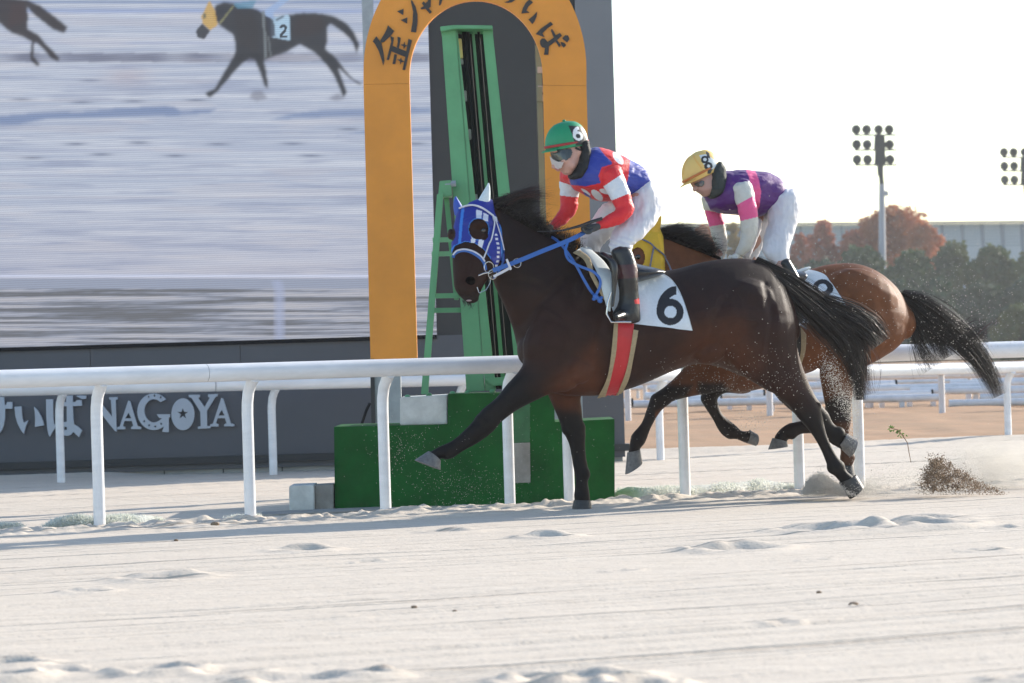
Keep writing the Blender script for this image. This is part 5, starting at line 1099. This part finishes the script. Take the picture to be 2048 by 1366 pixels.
face = [blob(H6, 1110, 303, 10, 3.5, -.07, .035, rot=.05), blob(H6, 1117, 341, 4.5, 2.4, -.09, .014), blob(H6, 1142, 330, 10, 9, -.115, .02), blob(H6, 1109, 330, 5, 9, -.075, .018, rot=.5), blob(H6, 1114, 338, 4.5, 3, -.09, .015), blob(H6, 1158, 304, 5, 9, -.115, .014), blob(H6, 1134, 344, 9, 5, -.08, .03), blob(H6, 1132, 322, 14, 9, -.10, .035)]
hands = [tub(H6, [(1196,449,4.5,-.26),(1188,453,4.5,-.26),(1180,457,4,-.26)], n=12), tub(H6, [(1100,455,4.5,.14),(1094,459,4.5,.13),(1088,462,4,.12)], n=12)]
bme = fuse([head, near_arm, far_arm, torso, near_leg, far_leg, neck_]+face+hands, .0065, 3)
colour(bme, (.52,.29,.23), [(lambda p, V: groove(p, [(1110,338),(1118,340)], 2.2), (.40,.12,.11)), (lambda p, V: groove(p, [(1104,327),(1110,334)], 3)*.4, (.55,.25,.2))])
link('body', bme, M_skinc, r6)
TB6 = bvh(bme)
pat6 = [(z4([(375,150),(525,165),(560,330),(440,330),(415,250)]), (.012,.012,.014)), (z4([(500,260),(560,300),(560,345),(440,345)]), (.012,.012,.014)),
        (lambda p, V: digit6(1155, 267, .37, .2)(p), (.72,.74,.76)), (z4([(545,200),(575,260),(575,310),(560,310),(530,225)]), (.5,.55,.55))]
M_bandr = mat('red_band', (.36,.03,.03), .6); M_bando = mat('orange_band', (.52,.17,.04), .6)
helmet(H6, (1091,298), (1175,284), (1129,242), -.03, .105, pat6, np.array(srgb(26,140,96)), r6, None, M_bandr)
MB().ball(H6.pt(1128,241.5,-.03), (.012,.012,.008), 10, 6).build('helmet_button', mat('green_button', srgb(26,140,96), .6), r6, smooth=True)
gg = fuse([loft(H6, [(1100,296,1168,292,-.03,.088),(1102,310,1168,308,-.04,.087),(1108,324,1162,322,-.05,.082)], sub=3, n=26, grow=2.2, growd=.008)], .004, 2, clip=lambda p, V: inpoly(p[:,0], p[:,1], [(1099,301),(1142,296),(1146,304),(1142,315),(1130,324),(1112,324),(1103,318)]) & near(V, H6, -.05), solid=.002)
link('goggles', gg, M_goggle, r6)
sh = fuse([loft(H6, [(1100,314,1162,312,-.04,.088),(1104,326,1158,325,-.05,.082),(1110,336,1150,336,-.06,.07)], sub=3, n=26, grow=4.5, growd=.014)], .004, 2, clip=lambda p, V: inpoly(p[:,0], p[:,1], [(1098,310),(1106,318),(1114,322),(1128,324),(1124,336),(1112,341),(1104,332)]) & near(V, H6, -.05), solid=.0015)
link('face_shield', sh, M_shield, r6)
strap(TB6, [(1150,296),(1160,300),(1168,304)], 4, .004, 'goggle_strap', M_scarf, r6, .004)
nk = fuse([loft(H6, [(1153,288,1176,284,-.03,.095),(1150,304,1178,300,-.04,.10),(1149,318,1179,312,-.045,.105),(1149,330,1178,325,-.05,.105),(1144,342,1174,338,-.055,.108),(1139,352,1166,354,-.06,.095)], sub=3, n=24)], .006, 3); displace(nk, wr(4, .008, .09)); link('neck_cover', nk, M_scarf, r6)
jk = fuse([loft(H6, [(1176,298,1140,352,0,.105),(1192,296,1142,366,0,.165),(1212,300,1158,384,0,.20),(1234,308,1194,398,0,.205),(1260,322,1228,402,0,.185),(1282,334,1256,397,0,.17),(1294,348,1274,386,0,.155)], sub=4, n=30), blob(H6, 1226, 350, 20, 22, -.14, .09), blob(H6, 1138, 352, 16, 16, .12, .09)], .0055, 3)
displace(jk, wr(8, .013, .05, .5, 1.3))
blue, red, wht = np.array(srgb(38,56,150)), np.array(srgb(214,30,40)), np.array((.68,.70,.74))
def ell(cx, cy, rx, ry, rot): 
    c_, s_ = math.cos(rot), math.sin(rot)
    return lambda p, V: (lambda x, y: np.hypot((x*c_+y*s_)/rx, (-x*s_+y*c_)/ry) < 1)((p[:,0]-1060)*4.879-cx, (p[:,1]-220)*4.879-cy)
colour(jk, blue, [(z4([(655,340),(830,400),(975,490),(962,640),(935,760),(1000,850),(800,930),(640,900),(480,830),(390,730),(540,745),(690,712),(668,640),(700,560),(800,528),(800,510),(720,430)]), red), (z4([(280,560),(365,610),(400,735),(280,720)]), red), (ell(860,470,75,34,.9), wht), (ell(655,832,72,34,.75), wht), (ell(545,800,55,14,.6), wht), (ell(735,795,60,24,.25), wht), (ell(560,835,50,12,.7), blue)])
link('jacket', jk, M_cloth, r6)
sl = fuse([tub(H6, [(1218,346,26,-.15,.09),(1227,362,23,-.18,.085),(1236,380,20,-.21,.075),(1243,400,18.5,-.235,.068),(1249,418,18,-.255,.062),(1238,434,15.5,-.265,.055),(1218,443,12.5,-.26,.045),(1197,450,8.5,-.25,.034)], sub=5, n=24)], .005, 3)
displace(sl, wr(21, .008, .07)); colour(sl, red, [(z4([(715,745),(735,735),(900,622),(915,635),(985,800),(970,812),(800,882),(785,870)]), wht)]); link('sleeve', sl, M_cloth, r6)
sl = fuse([tub(H6, [(1142,346,20,.14,.085),(1139,362,19,.17,.075),(1139,380,18.5,.19,.065),(1138,400,17.5,.20,.06),(1136,420,16,.20,.055),(1124,437,13,.19,.048),(1108,450,9.5,.16,.034),(1100,456,8,.15,.03)], sub=5, n=24)], .005, 3)
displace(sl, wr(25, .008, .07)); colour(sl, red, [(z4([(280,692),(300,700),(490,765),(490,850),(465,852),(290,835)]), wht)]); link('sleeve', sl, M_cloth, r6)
bc = fuse([loft(H6, [(1270,342,1256,392,0,.15),(1296,352,1262,402,0,.165),(1313,376,1262,418,0,.17)], sub=3, n=26), loft(H6, [(1310,370,1256,398,-.07,.12),(1323,402,1252,410,-.10,.11),(1322,425,1243,436,-.14,.098),(1308,450,1229,456,-.19,.088),(1286,474,1219,482,-.24,.076),(1268,491,1220,499,-.27,.062),(1262,503,1223,507,-.28,.054)], sub=4, n=26),
   loft(H6, [(1300,372,1240,395,.07,.12),(1284,415,1212,405,.12,.11),(1255,445,1190,432,.17,.095),(1225,472,1168,464,.22,.08),(1204,492,1161,486,.26,.064),(1198,508,1168,508,.28,.054)], sub=4, n=26)], .006, 3)
displace(bc, wr(31, .011, .055, 1.3, .6)); displace(bc, lambda V, p: .004*np.sin(p[:,0]*.25+p[:,1]*.12)*groove(p, [(1265,402),(1300,420),(1320,430)], 12) + .004*np.sin(p[:,1]*.5-p[:,0]*.2)*groove(p, [(1220,490),(1262,485)], 12)); link('breeches', bc, M_breech, r6)
bt = fuse([loft(H6, [(1223,505,1262,498,-.30,.056),(1229,530,1273,530,-.31,.062),(1235,557,1275,560,-.32,.062),(1239,588,1277,590,-.32,.052),(1236,608,1279,612,-.32,.054),(1226,626,1281,630,-.33,.052),(1228,638,1281,640,-.33,.048)], sub=4, n=24), tub(H6, [(1250,628,12,-.34,.05),(1238,632,9,-.40,.045),(1232,634,7,-.44,.035)], sub=3)], .005, 3)
displace(bt, wr(37, .004, .06)); blkb = np.array((.012,.012,.014)); colour(bt, blkb, [([(1220,531),(1280,527),(1280,555),(1220,559)], np.array((.055,.010,.012))), ([(1268,600),(1280,596),(1280,608),(1270,608)], red*.8)]); link('boot', bt, M_boot_c, r6)
bt = fuse([loft(H6, [(1165,505,1200,508,.30,.056),(1172,540,1208,545,.31,.06),(1184,590,1218,592,.32,.052),(1172,622,1218,625,.32,.052)], sub=4, n=20)], .007, 2); colour(bt, blkb, []); link('boot', bt, M_boot_c, r6)
glove(H6, 1181, 457, 15.5, -.27, r6, M_glove, ang=math.radians(165)); glove(H6, 1088, 461, 15, .10, r6, M_glove, ang=math.radians(155))
wp_ = thing('whip', 'thin black riding whip held across the hands of the rider in red and blue', 'whip')
MB().tube([H6.pt(1204,437,-.33), H6.pt(1185,443,-.33), H6.pt(1160,452,-.33), H6.pt(1125,461,-.30)], [.011,.012,.010,.006], 10).build('handle', M_boot, wp_, smooth=True)
MB().tube([H6.pt(1125,461,-.30), H6.pt(1100,463,-.25), H6.pt(1074,463,-.2)], [.006,.004,.003], 8).build('lash', M_boot, wp_, smooth=True)

# ---- rear rider
r8 = thing('person', 'rider in purple and pink silks with yellow number 8 helmet crouching on the rear horse', 'person', 'racing riders')
head = loft(H8, [(1378,356,1438,330,-.02,.08),(1381,366,1440,344,-.03,.084),(1387,376,1440,358,-.04,.08),(1394,384,1438,370,-.05,.074),(1402,389,1430,380,-.055,.055)], sub=3, n=24)
bme = fuse([head, blob(H8, 1389, 378, 4, 6, -.075, .016), blob(H8, 1408, 384, 9, 5, -.06, .03),
   loft(H8, [(1440,350,1420,375,0,.08),(1460,346,1430,400,0,.14),(1490,346,1450,418,0,.17),(1520,350,1485,424,0,.17),(1548,360,1520,422,0,.15),(1570,378,1535,430,0,.15),(1580,400,1538,440,0,.14)], sub=3),
   tub(H8, [(1484,376,17,-.17),(1492,412,15,-.21),(1498,448,13,-.22),(1496,478,11,-.22),(1480,503,8,-.2),(1470,514,7,-.19)]), tub(H8, [(1420,392,13,.16),(1428,435,13,.18),(1436,465,12,.18),(1442,495,9,.16),(1440,512,7,.15)]),
   loft(H8, [(1580,400,1540,410,-.09,.09),(1585,440,1542,440,-.13,.08),(1576,475,1538,476,-.2,.065),(1572,505,1544,512,-.26,.05),(1580,540,1554,545,-.29,.042),(1592,590,1568,592,-.3,.04),(1592,625,1560,627,-.3,.036)], sub=3),
   loft(H8, [(1560,410,1520,420,.09,.09),(1538,450,1500,445,.14,.08),(1524,485,1490,480,.2,.065),(1512,512,1490,512,.26,.05),(1520,560,1498,560,.3,.042),(1530,620,1505,620,.3,.036)], sub=3)], .0075, 3)
colour(bme, (.46,.27,.22), []); link('body', bme, M_skinc, r8)
reg8 = [(z3([(505,130),(560,120),(640,170),(660,225),(590,270),(560,240)]), (.66,.70,.70)), (lambda p, V: (lambda x, y: ((np.hypot((x-553)/33, (y-168)/32) < 1) & ~(np.hypot((x-555)/15, (y-166)/14) < 1)) | ((np.hypot((x-584)/36, (y-222)/34) < 1) & ~(np.hypot((x-586)/14, (y-222)/13) < 1)))((p[:,0]-1280)*4.269, (p[:,1]-280)*4.269), (.015,.015,.018)),
        (lambda p, V: dist_poly(p, z3([(440,100),(480,180),(520,230),(545,280)])) < 1.8, (.75,.42,.10)), (lambda p, V: dist_poly(p, z3([(440,100),(385,200),(365,300)])) < 1.5, (.75,.42,.10)), (z3([(560,92),(590,110),(600,160),(575,150)]), (.05,.05,.05)), (z3([(575,240),(620,250),(600,290),(575,290)]), (.04,.04,.04))]
helmet(H8, (1367,366), (1439,330), (1391,304), -.03, .103, reg8, np.array(srgb(224,188,108)), r8, None, M_bando)
gg = fuse([loft(H8, [(1381,364,1440,342,-.03,.086),(1387,376,1440,358,-.04,.082),(1394,384,1438,370,-.05,.076)], sub=3, n=24, grow=2, growd=.008)], .004, 2, clip=lambda p, V: inpoly(p[:,0], p[:,1], z3([(450,375),(530,340),(552,350),(548,385),(530,402),(490,400)])) & near(V, H8, -.05), solid=.002); link('goggles', gg, M_goggle, r8)
nk = fuse([loft(H8, [(1414,354,1442,326,-.045,.10),(1411,370,1449,338,-.05,.108),(1413,386,1449,358,-.055,.112),(1418,394,1446,374,-.06,.105)], sub=3, n=24)], .006, 3); displace(nk, wr(44, .008, .09)); link('neck_cover', nk, mat('dark_green_neck_cover', (.028,.036,.034), .75, bump=.5, bscale=40), r8)
jk = fuse([loft(H8, [(1448,340,1414,402,0,.12),(1465,339,1420,416,0,.17),(1485,338,1446,427,0,.195),(1512,342,1476,431,0,.20),(1538,347,1502,434,0,.18),(1556,355,1518,433,0,.17),(1565,372,1535,424,0,.15)], sub=4, n=30), blob(H8, 1484, 374, 18, 18, -.14, .08)], .0058, 3)
displace(jk, wr(48, .013, .05, .6, 1.3)); pur, pink = np.array(srgb(84,34,112)), np.array(srgb(228,84,140))
colour(jk, pur, [(z3([(895,230),(975,240),(1015,340),(1035,450),(1018,570),(990,640),(950,560),(955,400),(930,320)]), pink), (z3([(770,632),(850,640),(860,670),(780,650)]), pink), (z3([(520,460),(575,540),(600,600),(520,600)]), (.6,.58,.54))]); link('jacket', jk, M_cloth, r8)
crm = np.array((.60,.58,.52))
sl = fuse([tub(H8, [(1482,374,21,-.15,.085),(1488,390,20,-.18,.08),(1493,410,18.5,-.21,.07),(1497,430,17,-.22,.062),(1499,452,16,-.225,.058),(1497,472,15,-.225,.055),(1489,492,13,-.22,.045),(1478,507,9,-.21,.034)], sub=5, n=24)], .0055, 3); displace(sl, wr(51, .007, .07))
colour(sl, crm, [(z3([(790,580),(812,563),(960,482),(985,490),(1010,655),(990,660),(872,688),(850,690)]), pink)]); link('sleeve', sl, M_cloth, r8)
sl = fuse([tub(H8, [(1417,394,14,.12,.07),(1423,412,15,.16,.065),(1429,432,15.5,.18,.06),(1434,450,15,.18,.055),(1439,470,14,.18,.05),(1443,490,12,.17,.042),(1442,508,8,.16,.03)], sub=5, n=24)], .0055, 3); displace(sl, wr(55, .007, .07))
colour(sl, crm, [(z3([(545,612),(560,598),(700,628),(715,640),(725,716),(705,722),(602,738),(580,740)]), pink)]); link('sleeve', sl, M_cloth, r8)
bc = fuse([loft(H8, [(1550,360,1528,415,0,.15),(1574,372,1530,432,0,.165),(1590,392,1534,440,0,.17)], sub=3, n=24), loft(H8, [(1592,385,1536,405,-.08,.12),(1598,412,1537,425,-.11,.11),(1595,440,1536,452,-.15,.09),(1584,474,1527,482,-.2,.075),(1577,500,1528,508,-.25,.062),(1578,516,1546,530,-.27,.052)], sub=4, n=24),
   loft(H8, [(1575,390,1520,410,.08,.12),(1550,435,1512,428,.12,.10),(1535,465,1496,460,.17,.08),(1524,492,1486,490,.23,.066),(1514,518,1488,520,.27,.05)], sub=4, n=24), tub(H8, [(1512,440,12,.02,.05),(1500,480,14,.05,.05),(1488,510,12,.08,.04)])], .0065, 3)
displace(bc, wr(61, .011, .055, 1.3, .6)); link('breeches', bc, M_breech, r8)
bt = fuse([loft(H8, [(1556,530,1578,518,-.29,.052),(1566,548,1588,535,-.3,.056),(1574,568,1600,560,-.31,.058),(1574,600,1604,598,-.31,.05),(1566,632,1606,632,-.32,.05),(1566,642,1606,643,-.32,.046)], sub=4, n=22)], .006, 3); colour(bt, blkb, []); link('boot', bt, M_boot_c, r8)
bt = fuse([loft(H8, [(1490,520,1518,520,.29,.052),(1496,560,1524,562,.3,.056),(1500,600,1530,602,.31,.05),(1494,632,1534,634,.31,.05)], sub=4, n=20)], .007, 2); colour(bt, blkb, []); link('boot', bt, M_boot_c, r8)
glove(H8, 1470, 514, 12, -.21, r8, M_cream, ang=math.radians(150)); glove(H8, 1441, 516, 12, .15, r8, M_cream, ang=math.radians(120))
# ---------------------------------------------------------------- flying sand, clods, edging, weed
M_grain = mat('flying_sand_grains', (.62,.58,.52), .8)
M_clod = mat('damp_brown_sand', (.25,.175,.115), .9, nscale=30, namt=.3)
M_mound = mat('thrown_sand', (.66,.61,.55), .95, nscale=60, namt=.2, bump=.8, bscale=90)
TET = np.array([(1,1,1),(-1,-1,1),(-1,1,-1),(1,-1,-1)], float)/1.6
TF = np.array([(0,1,2),(0,3,1),(0,2,3),(1,3,2)])
def grains(name, C0, sz, m, label, cat=None):
    n = len(C0); R = rng.normal(size=(n,4,3))*.25 + TET
    V = C0[:,None,:] + R*np.asarray(sz)[:,None,None]; F = (TF[None]+4*np.arange(n)[:,None,None]).reshape(-1,3)
    o = link(name, mesh(name, V.reshape(-1,3), F), m); return tag(o, label, cat, kind='stuff')
def cloud(n, cx, cy, sx_, sy_, Y, sY):
    x = rng.normal(cx, sx_, n); y = rng.normal(cy, sy_, n); Yd = rng.normal(Y, sY, n); k = y < 1012
    return np.array([tuple(P(a, b, c)) for a, b, c in zip(x[k], y[k], Yd[k])])
A = np.concatenate([cloud(260, 800, 900, 34, 26, 24.2, .25), cloud(620, 935, 978, 70, 26, 24.3, .25), cloud(220, 1000, 880, 120, 40, 24.3, .3)])
grains('flying_sand', A, rng.uniform(.0009,.0026,len(A)), M_grain, 'fine sand grains flying round the outstretched front hoof', 'sand')
A = np.concatenate([*[cloud(170, 1652+i*5.5, 728+i*10.5, 11, 14, 24.75, .15) for i in range(10)], cloud(700, 1708, 840, 8, 35, 24.85, .12), cloud(500, 1740, 560, 160, 80, 24.9, .6), cloud(500, 1900, 620, 90, 80, 25.4, .6), cloud(900, 1480, 760, 110, 40, 24.6, .3), cloud(260, 1500, 845, 25, 14, 25.6, .2), cloud(500, 1950, 690, 60, 60, 25.6, .4)])
grains('flying_sand', A, rng.uniform(.0012,.0034,len(A)), M_grain, 'fine sand grains thrown up behind the hind legs and tails', 'sand')
# dome of sand thrown by the planted hind hoof
def domepts(n, x0, x1, ytop, ybase, Y, skew=.35, edge=.7, fuzz=1.8):
    u = rng.random(n); th = rng.random(n)*2*np.pi; rr = rng.random(n)**edge
    cx = x0+(x1-x0)*skew; X = np.where(rng.random(n) < .5, cx-(cx-x0)*np.abs(np.cos(th))*rr, cx+(x1-cx)*np.abs(np.cos(th))*rr)
    h = np.where(X < cx, np.sqrt(np.clip(1-((cx-X)/(cx-x0))**2, 0, 1)), np.clip(1-((X-cx)/(x1-cx)), 0, 1)**1.1)
    Yp = ybase-(ybase-ytop)*h*rng.random(n)**.6
    j = fuzz*rng.standard_t(3, (2, n)); X = X+j[0]; Yp = np.minimum(Yp+j[1], ybase+1)
    return np.array([tuple(P(a, b, Y+c)) for a, b, c in zip(X, Yp, rng.normal(0, .09, n)*1.0)])
A = domepts(26000, 1606, 1716, 948, 992, 24.95); grains('hoof_spray', A, rng.uniform(.0012,.003,len(A)), M_mound, 'rounded burst of pale sand around the planted hind hoof of the front horse', 'sand')
c0 = domepts(190, 1842, 1996, 916, 986, 25.0, .25, .9, 2.5); A = np.repeat(c0, 22, 0) + rng.normal(0, .011, (len(c0)*22, 3))*np.repeat(rng.uniform(.4,1.7,len(c0)), 22)[:,None]; A = A[A[:,2] > .01]; k = rng.random(len(A)) < .9
grains('sand_clods', A[k], rng.uniform(.002,.006,k.sum()), M_clod, 'fan of dark brown sand clods thrown up behind both horses', 'sand')
A = domepts(5200, 1836, 2010, 926, 988, 25.02, .3, .9, 4); grains('clod_crumbs', A, rng.uniform(.0015,.004,len(A)), M_clod, 'fine dark crumbs filling the fan of thrown sand clods', 'sand')
A = np.concatenate([cloud(3500, 1740, 980, 22, 14, 25.0, .15), cloud(3500, 1960, 950, 60, 24, 25.4, .4), cloud(1800, 1800, 960, 40, 18, 25.2, .3)])
A = A[A[:,2] > .02]; grains('dust_grains', A, rng.uniform(.001,.0026,len(A)), M_grain, 'thin pale dust drifting low behind the hooves at right', 'dust')
# fluffy pale edging along the foot of the rail
M_fluff = mat('pale_green_matting', (.84,.84,.79), .95, nscale=8, col2=(.68,.70,.62), bump=1.0, bscale=60, trans=.3)
def fluff(label, pts, rpx, seed):
    r = np.random.default_rng(seed); V = []; F = []
    Q = cat_rom([tuple(G(x, y, .0)) for x, y in pts], 10); n = 5200 if len(pts) > 3 else 2200
    for i in range(n):
        u = r.random()*(len(Q)-1); k = int(u); q = Q[k]+(Q[min(k+1,len(Q)-1)]-Q[k])*(u-k); e = min(1, 4*min(u, len(Q)-1-u)/(len(Q)-1)+.35)
        a = r.uniform(0, math.pi); R = rpx/300*e*(.75+.5*vnoise(np.array([u*.35]), np.array([seed*1.0]), 3)[0]+.1)
        b = np.array([q[0]+r.normal(0,.02), q[1]+math.cos(a)*R*1.2, math.sin(a)*R*.75+.0]); d = np.array([r.normal(0,.5), math.cos(a)+r.normal(0,.4), math.sin(a)+r.normal(0,.4)+.3]); d /= np.linalg.norm(d)
        s_ = np.cross(d, r.normal(size=3)); s_ /= np.linalg.norm(s_)+1e-6; L = r.uniform(.012,.03); w_ = .0035
        m_ = len(V); V += [b-s_*w_, b+s_*w_, b+d*L]; F.append((m_, m_+1, m_+2))
    root = thing('matting_roll', label, 'matting', 'pale matting along the foot of the rail')
    MB().tube([Vector((q[0], q[1], .005)) for q in Q[::3]], [max(.012, rpx/300*.72*min(1, .3+6*min(i, len(Q[::3])-1-i)/len(Q[::3]))) for i in range(len(Q[::3]))], 10).build('roll', M_fluff, root, smooth=True)
    tag(link('fibres', mesh('fibres', V, F), M_fluff, root), kind='stuff')
fluff('long strip of pale fluffy matting right of the green base at the rail foot', [(1236,990),(1290,998),(1360,995),(1440,990),(1520,984),(1600,980)], 32, 1)
fluff('short strip of pale fluffy matting around the leftmost near rail post', [(98,1058),(150,1056),(230,1053),(320,1047)], 27, 2)
fluff('stub of pale fluffy matting at the very left edge of the photo', [(-60,1066),(0,1062),(40,1060)], 18, 3)
fluff('small strip of pale fluffy matting just before the grey paving slab', [(460,1042),(490,1040),(515,1038)], 8, 4)
# weed sprig flying in the air
wd = thing('weed_sprig', 'green weed sprig tossed up above the sand behind the horses', 'weed')
M_weed = mat('weed_green', (.12,.22,.05), .6, trans=.3); M_wstem = mat('weed_root', (.35,.20,.12), .8)
Pw = lambda x, y: P(x, y, 25.3)
MB().tube([Pw(x, y) for x, y in ((1778,855),(1796,860),(1806,872),(1815,886),(1818,905),(1822,925))], [.003,.004,.004,.003,.003,.002], 6).build('stem', M_wstem, wd, smooth=True)
lf = MB()
for i in range(26):
    x, y = random.uniform(1778,1812), 0; y = 856+(x-1778)*.5+random.uniform(-4,4); a = random.uniform(0,6.28); p = Pw(x, y)
    d = Vector((math.cos(a), random.uniform(-.5,.5), math.sin(a)))*.022; s_ = d.cross(Vector((0,1,0))).normalized()*.005
    MB().add([p, p+d*.5+s_, p+d, p+d*.5-s_], [(0,1,2,3)]).build('leaf', M_weed, wd)
# a few pebbles on the sand
for i, (x, y, s_) in enumerate([(1707,1207,.022),(1638,1188,.012),(352,1082,.014),(828,1214,.014),(909,1215,.011),(430,1053,.03)]):
    g = G(x, y); o = MB().ball((g.x, g.y, gz(g.x, g.y)+s_*.3), (s_,s_*.8,s_*.55), 9, 6).build('sand_lump', M_clod)
    tag(o, ['small grey lump alone on the bright sand at lower right','tiny dark crumb on the sand below the hind hooves','tiny dark crumb on the sand left of the step block','tiny crumb on open sand below the green base','smallest crumb on open sand, below the stretched foreleg','brown sand lump beside the paving slab'][i], 'sand lump', 'loose lumps on the sand')
# soft dust hanging behind the hooves: small closed bodies of thin air-borne sand
def dust(name, label, cx, cy, Y, r, dens, seed):
    C = P(cx, cy, Y); V = []; mb = MB().ball(C, r, 20, 12); o = mb.build(name, None, None)
    m = bpy.data.materials.new(name+'_air'); m.use_nodes = True; t = m.node_tree; t.nodes.remove(t.nodes['Principled BSDF'])
    pv = t.nodes.new('ShaderNodeVolumePrincipled'); pv.inputs['Color'].default_value = (.93,.88,.80,1); pv.inputs['Anisotropy'].default_value = .3
    g = t.nodes.new('ShaderNodeNewGeometry'); sub_ = t.nodes.new('ShaderNodeVectorMath'); sub_.operation = 'SUBTRACT'; sub_.inputs[1].default_value = C; t.links.new(g.outputs['Position'], sub_.inputs[0])
    dv = t.nodes.new('ShaderNodeVectorMath'); dv.operation = 'DIVIDE'; dv.inputs[1].default_value = r; t.links.new(sub_.outputs[0], dv.inputs[0])
    ln = t.nodes.new('ShaderNodeVectorMath'); ln.operation = 'LENGTH'; t.links.new(dv.outputs[0], ln.inputs[0])
    f = t.nodes.new('ShaderNodeMapRange'); f.inputs[1].default_value = 1; f.inputs[2].default_value = .1; f.inputs[3].default_value = 0; f.inputs[4].default_value = 1; t.links.new(ln.outputs['Value'], f.inputs[0])
    n = t.nodes.new('ShaderNodeTexNoise'); n.inputs['Scale'].default_value = 3.5; n.inputs['Detail'].default_value = 4; t.links.new(g.outputs['Position'], n.inputs[0])
    k = t.nodes.new('ShaderNodeMapRange'); k.inputs[1].default_value = .38; k.inputs[2].default_value = .68; k.inputs[3].default_value = .15; k.inputs[4].default_value = 1.3; t.links.new(n.outputs[0], k.inputs[0])
    a = t.nodes.new('ShaderNodeMath'); a.operation = 'MULTIPLY'; t.links.new(f.outputs[0], a.inputs[0]); t.links.new(k.outputs[0], a.inputs[1])
    b_ = t.nodes.new('ShaderNodeMath'); b_.operation = 'MULTIPLY'; b_.inputs[1].default_value = dens; t.links.new(a.outputs[0], b_.inputs[0]); t.links.new(b_.outputs[0], pv.inputs['Density'])
    t.links.new(pv.outputs[0], t.nodes['Material Output'].inputs['Volume']); o.data.materials.append(m); tag(o, label, 'dust', kind='stuff')
dust('dust_cloud', 'pale sunlit dust drifting behind the horses at the right edge', 2010, 935, 26.2, (.75,.5,.24), 3.2, 1)
dust('dust_cloud', 'small puff of pale dust just behind the planted hind hoof', 1738, 978, 25.1, (.12,.15,.10), 9.0, 2)
dust('dust_cloud', 'low pale dust between hoof and flying clods', 1850, 968, 25.4, (.42,.3,.12), 3.0, 3)
# ---------------------------------------------------------------- air
hz = MB().box((-330,-8,-1.2), (420,372,26)).build('haze', None, None)
mh = bpy.data.materials.new('sunlit_haze'); mh.use_nodes = True; t = mh.node_tree; t.nodes.remove(t.nodes['Principled BSDF'])
pv = t.nodes.new('ShaderNodeVolumePrincipled'); pv.inputs['Density'].default_value = .00036; pv.inputs['Color'].default_value = (.9,.93,.97,1); pv.inputs['Anisotropy'].default_value = .45
t.links.new(pv.outputs[0], t.nodes['Material Output'].inputs['Volume']); hz.data.materials.append(mh)
tag(hz, kind='stuff')
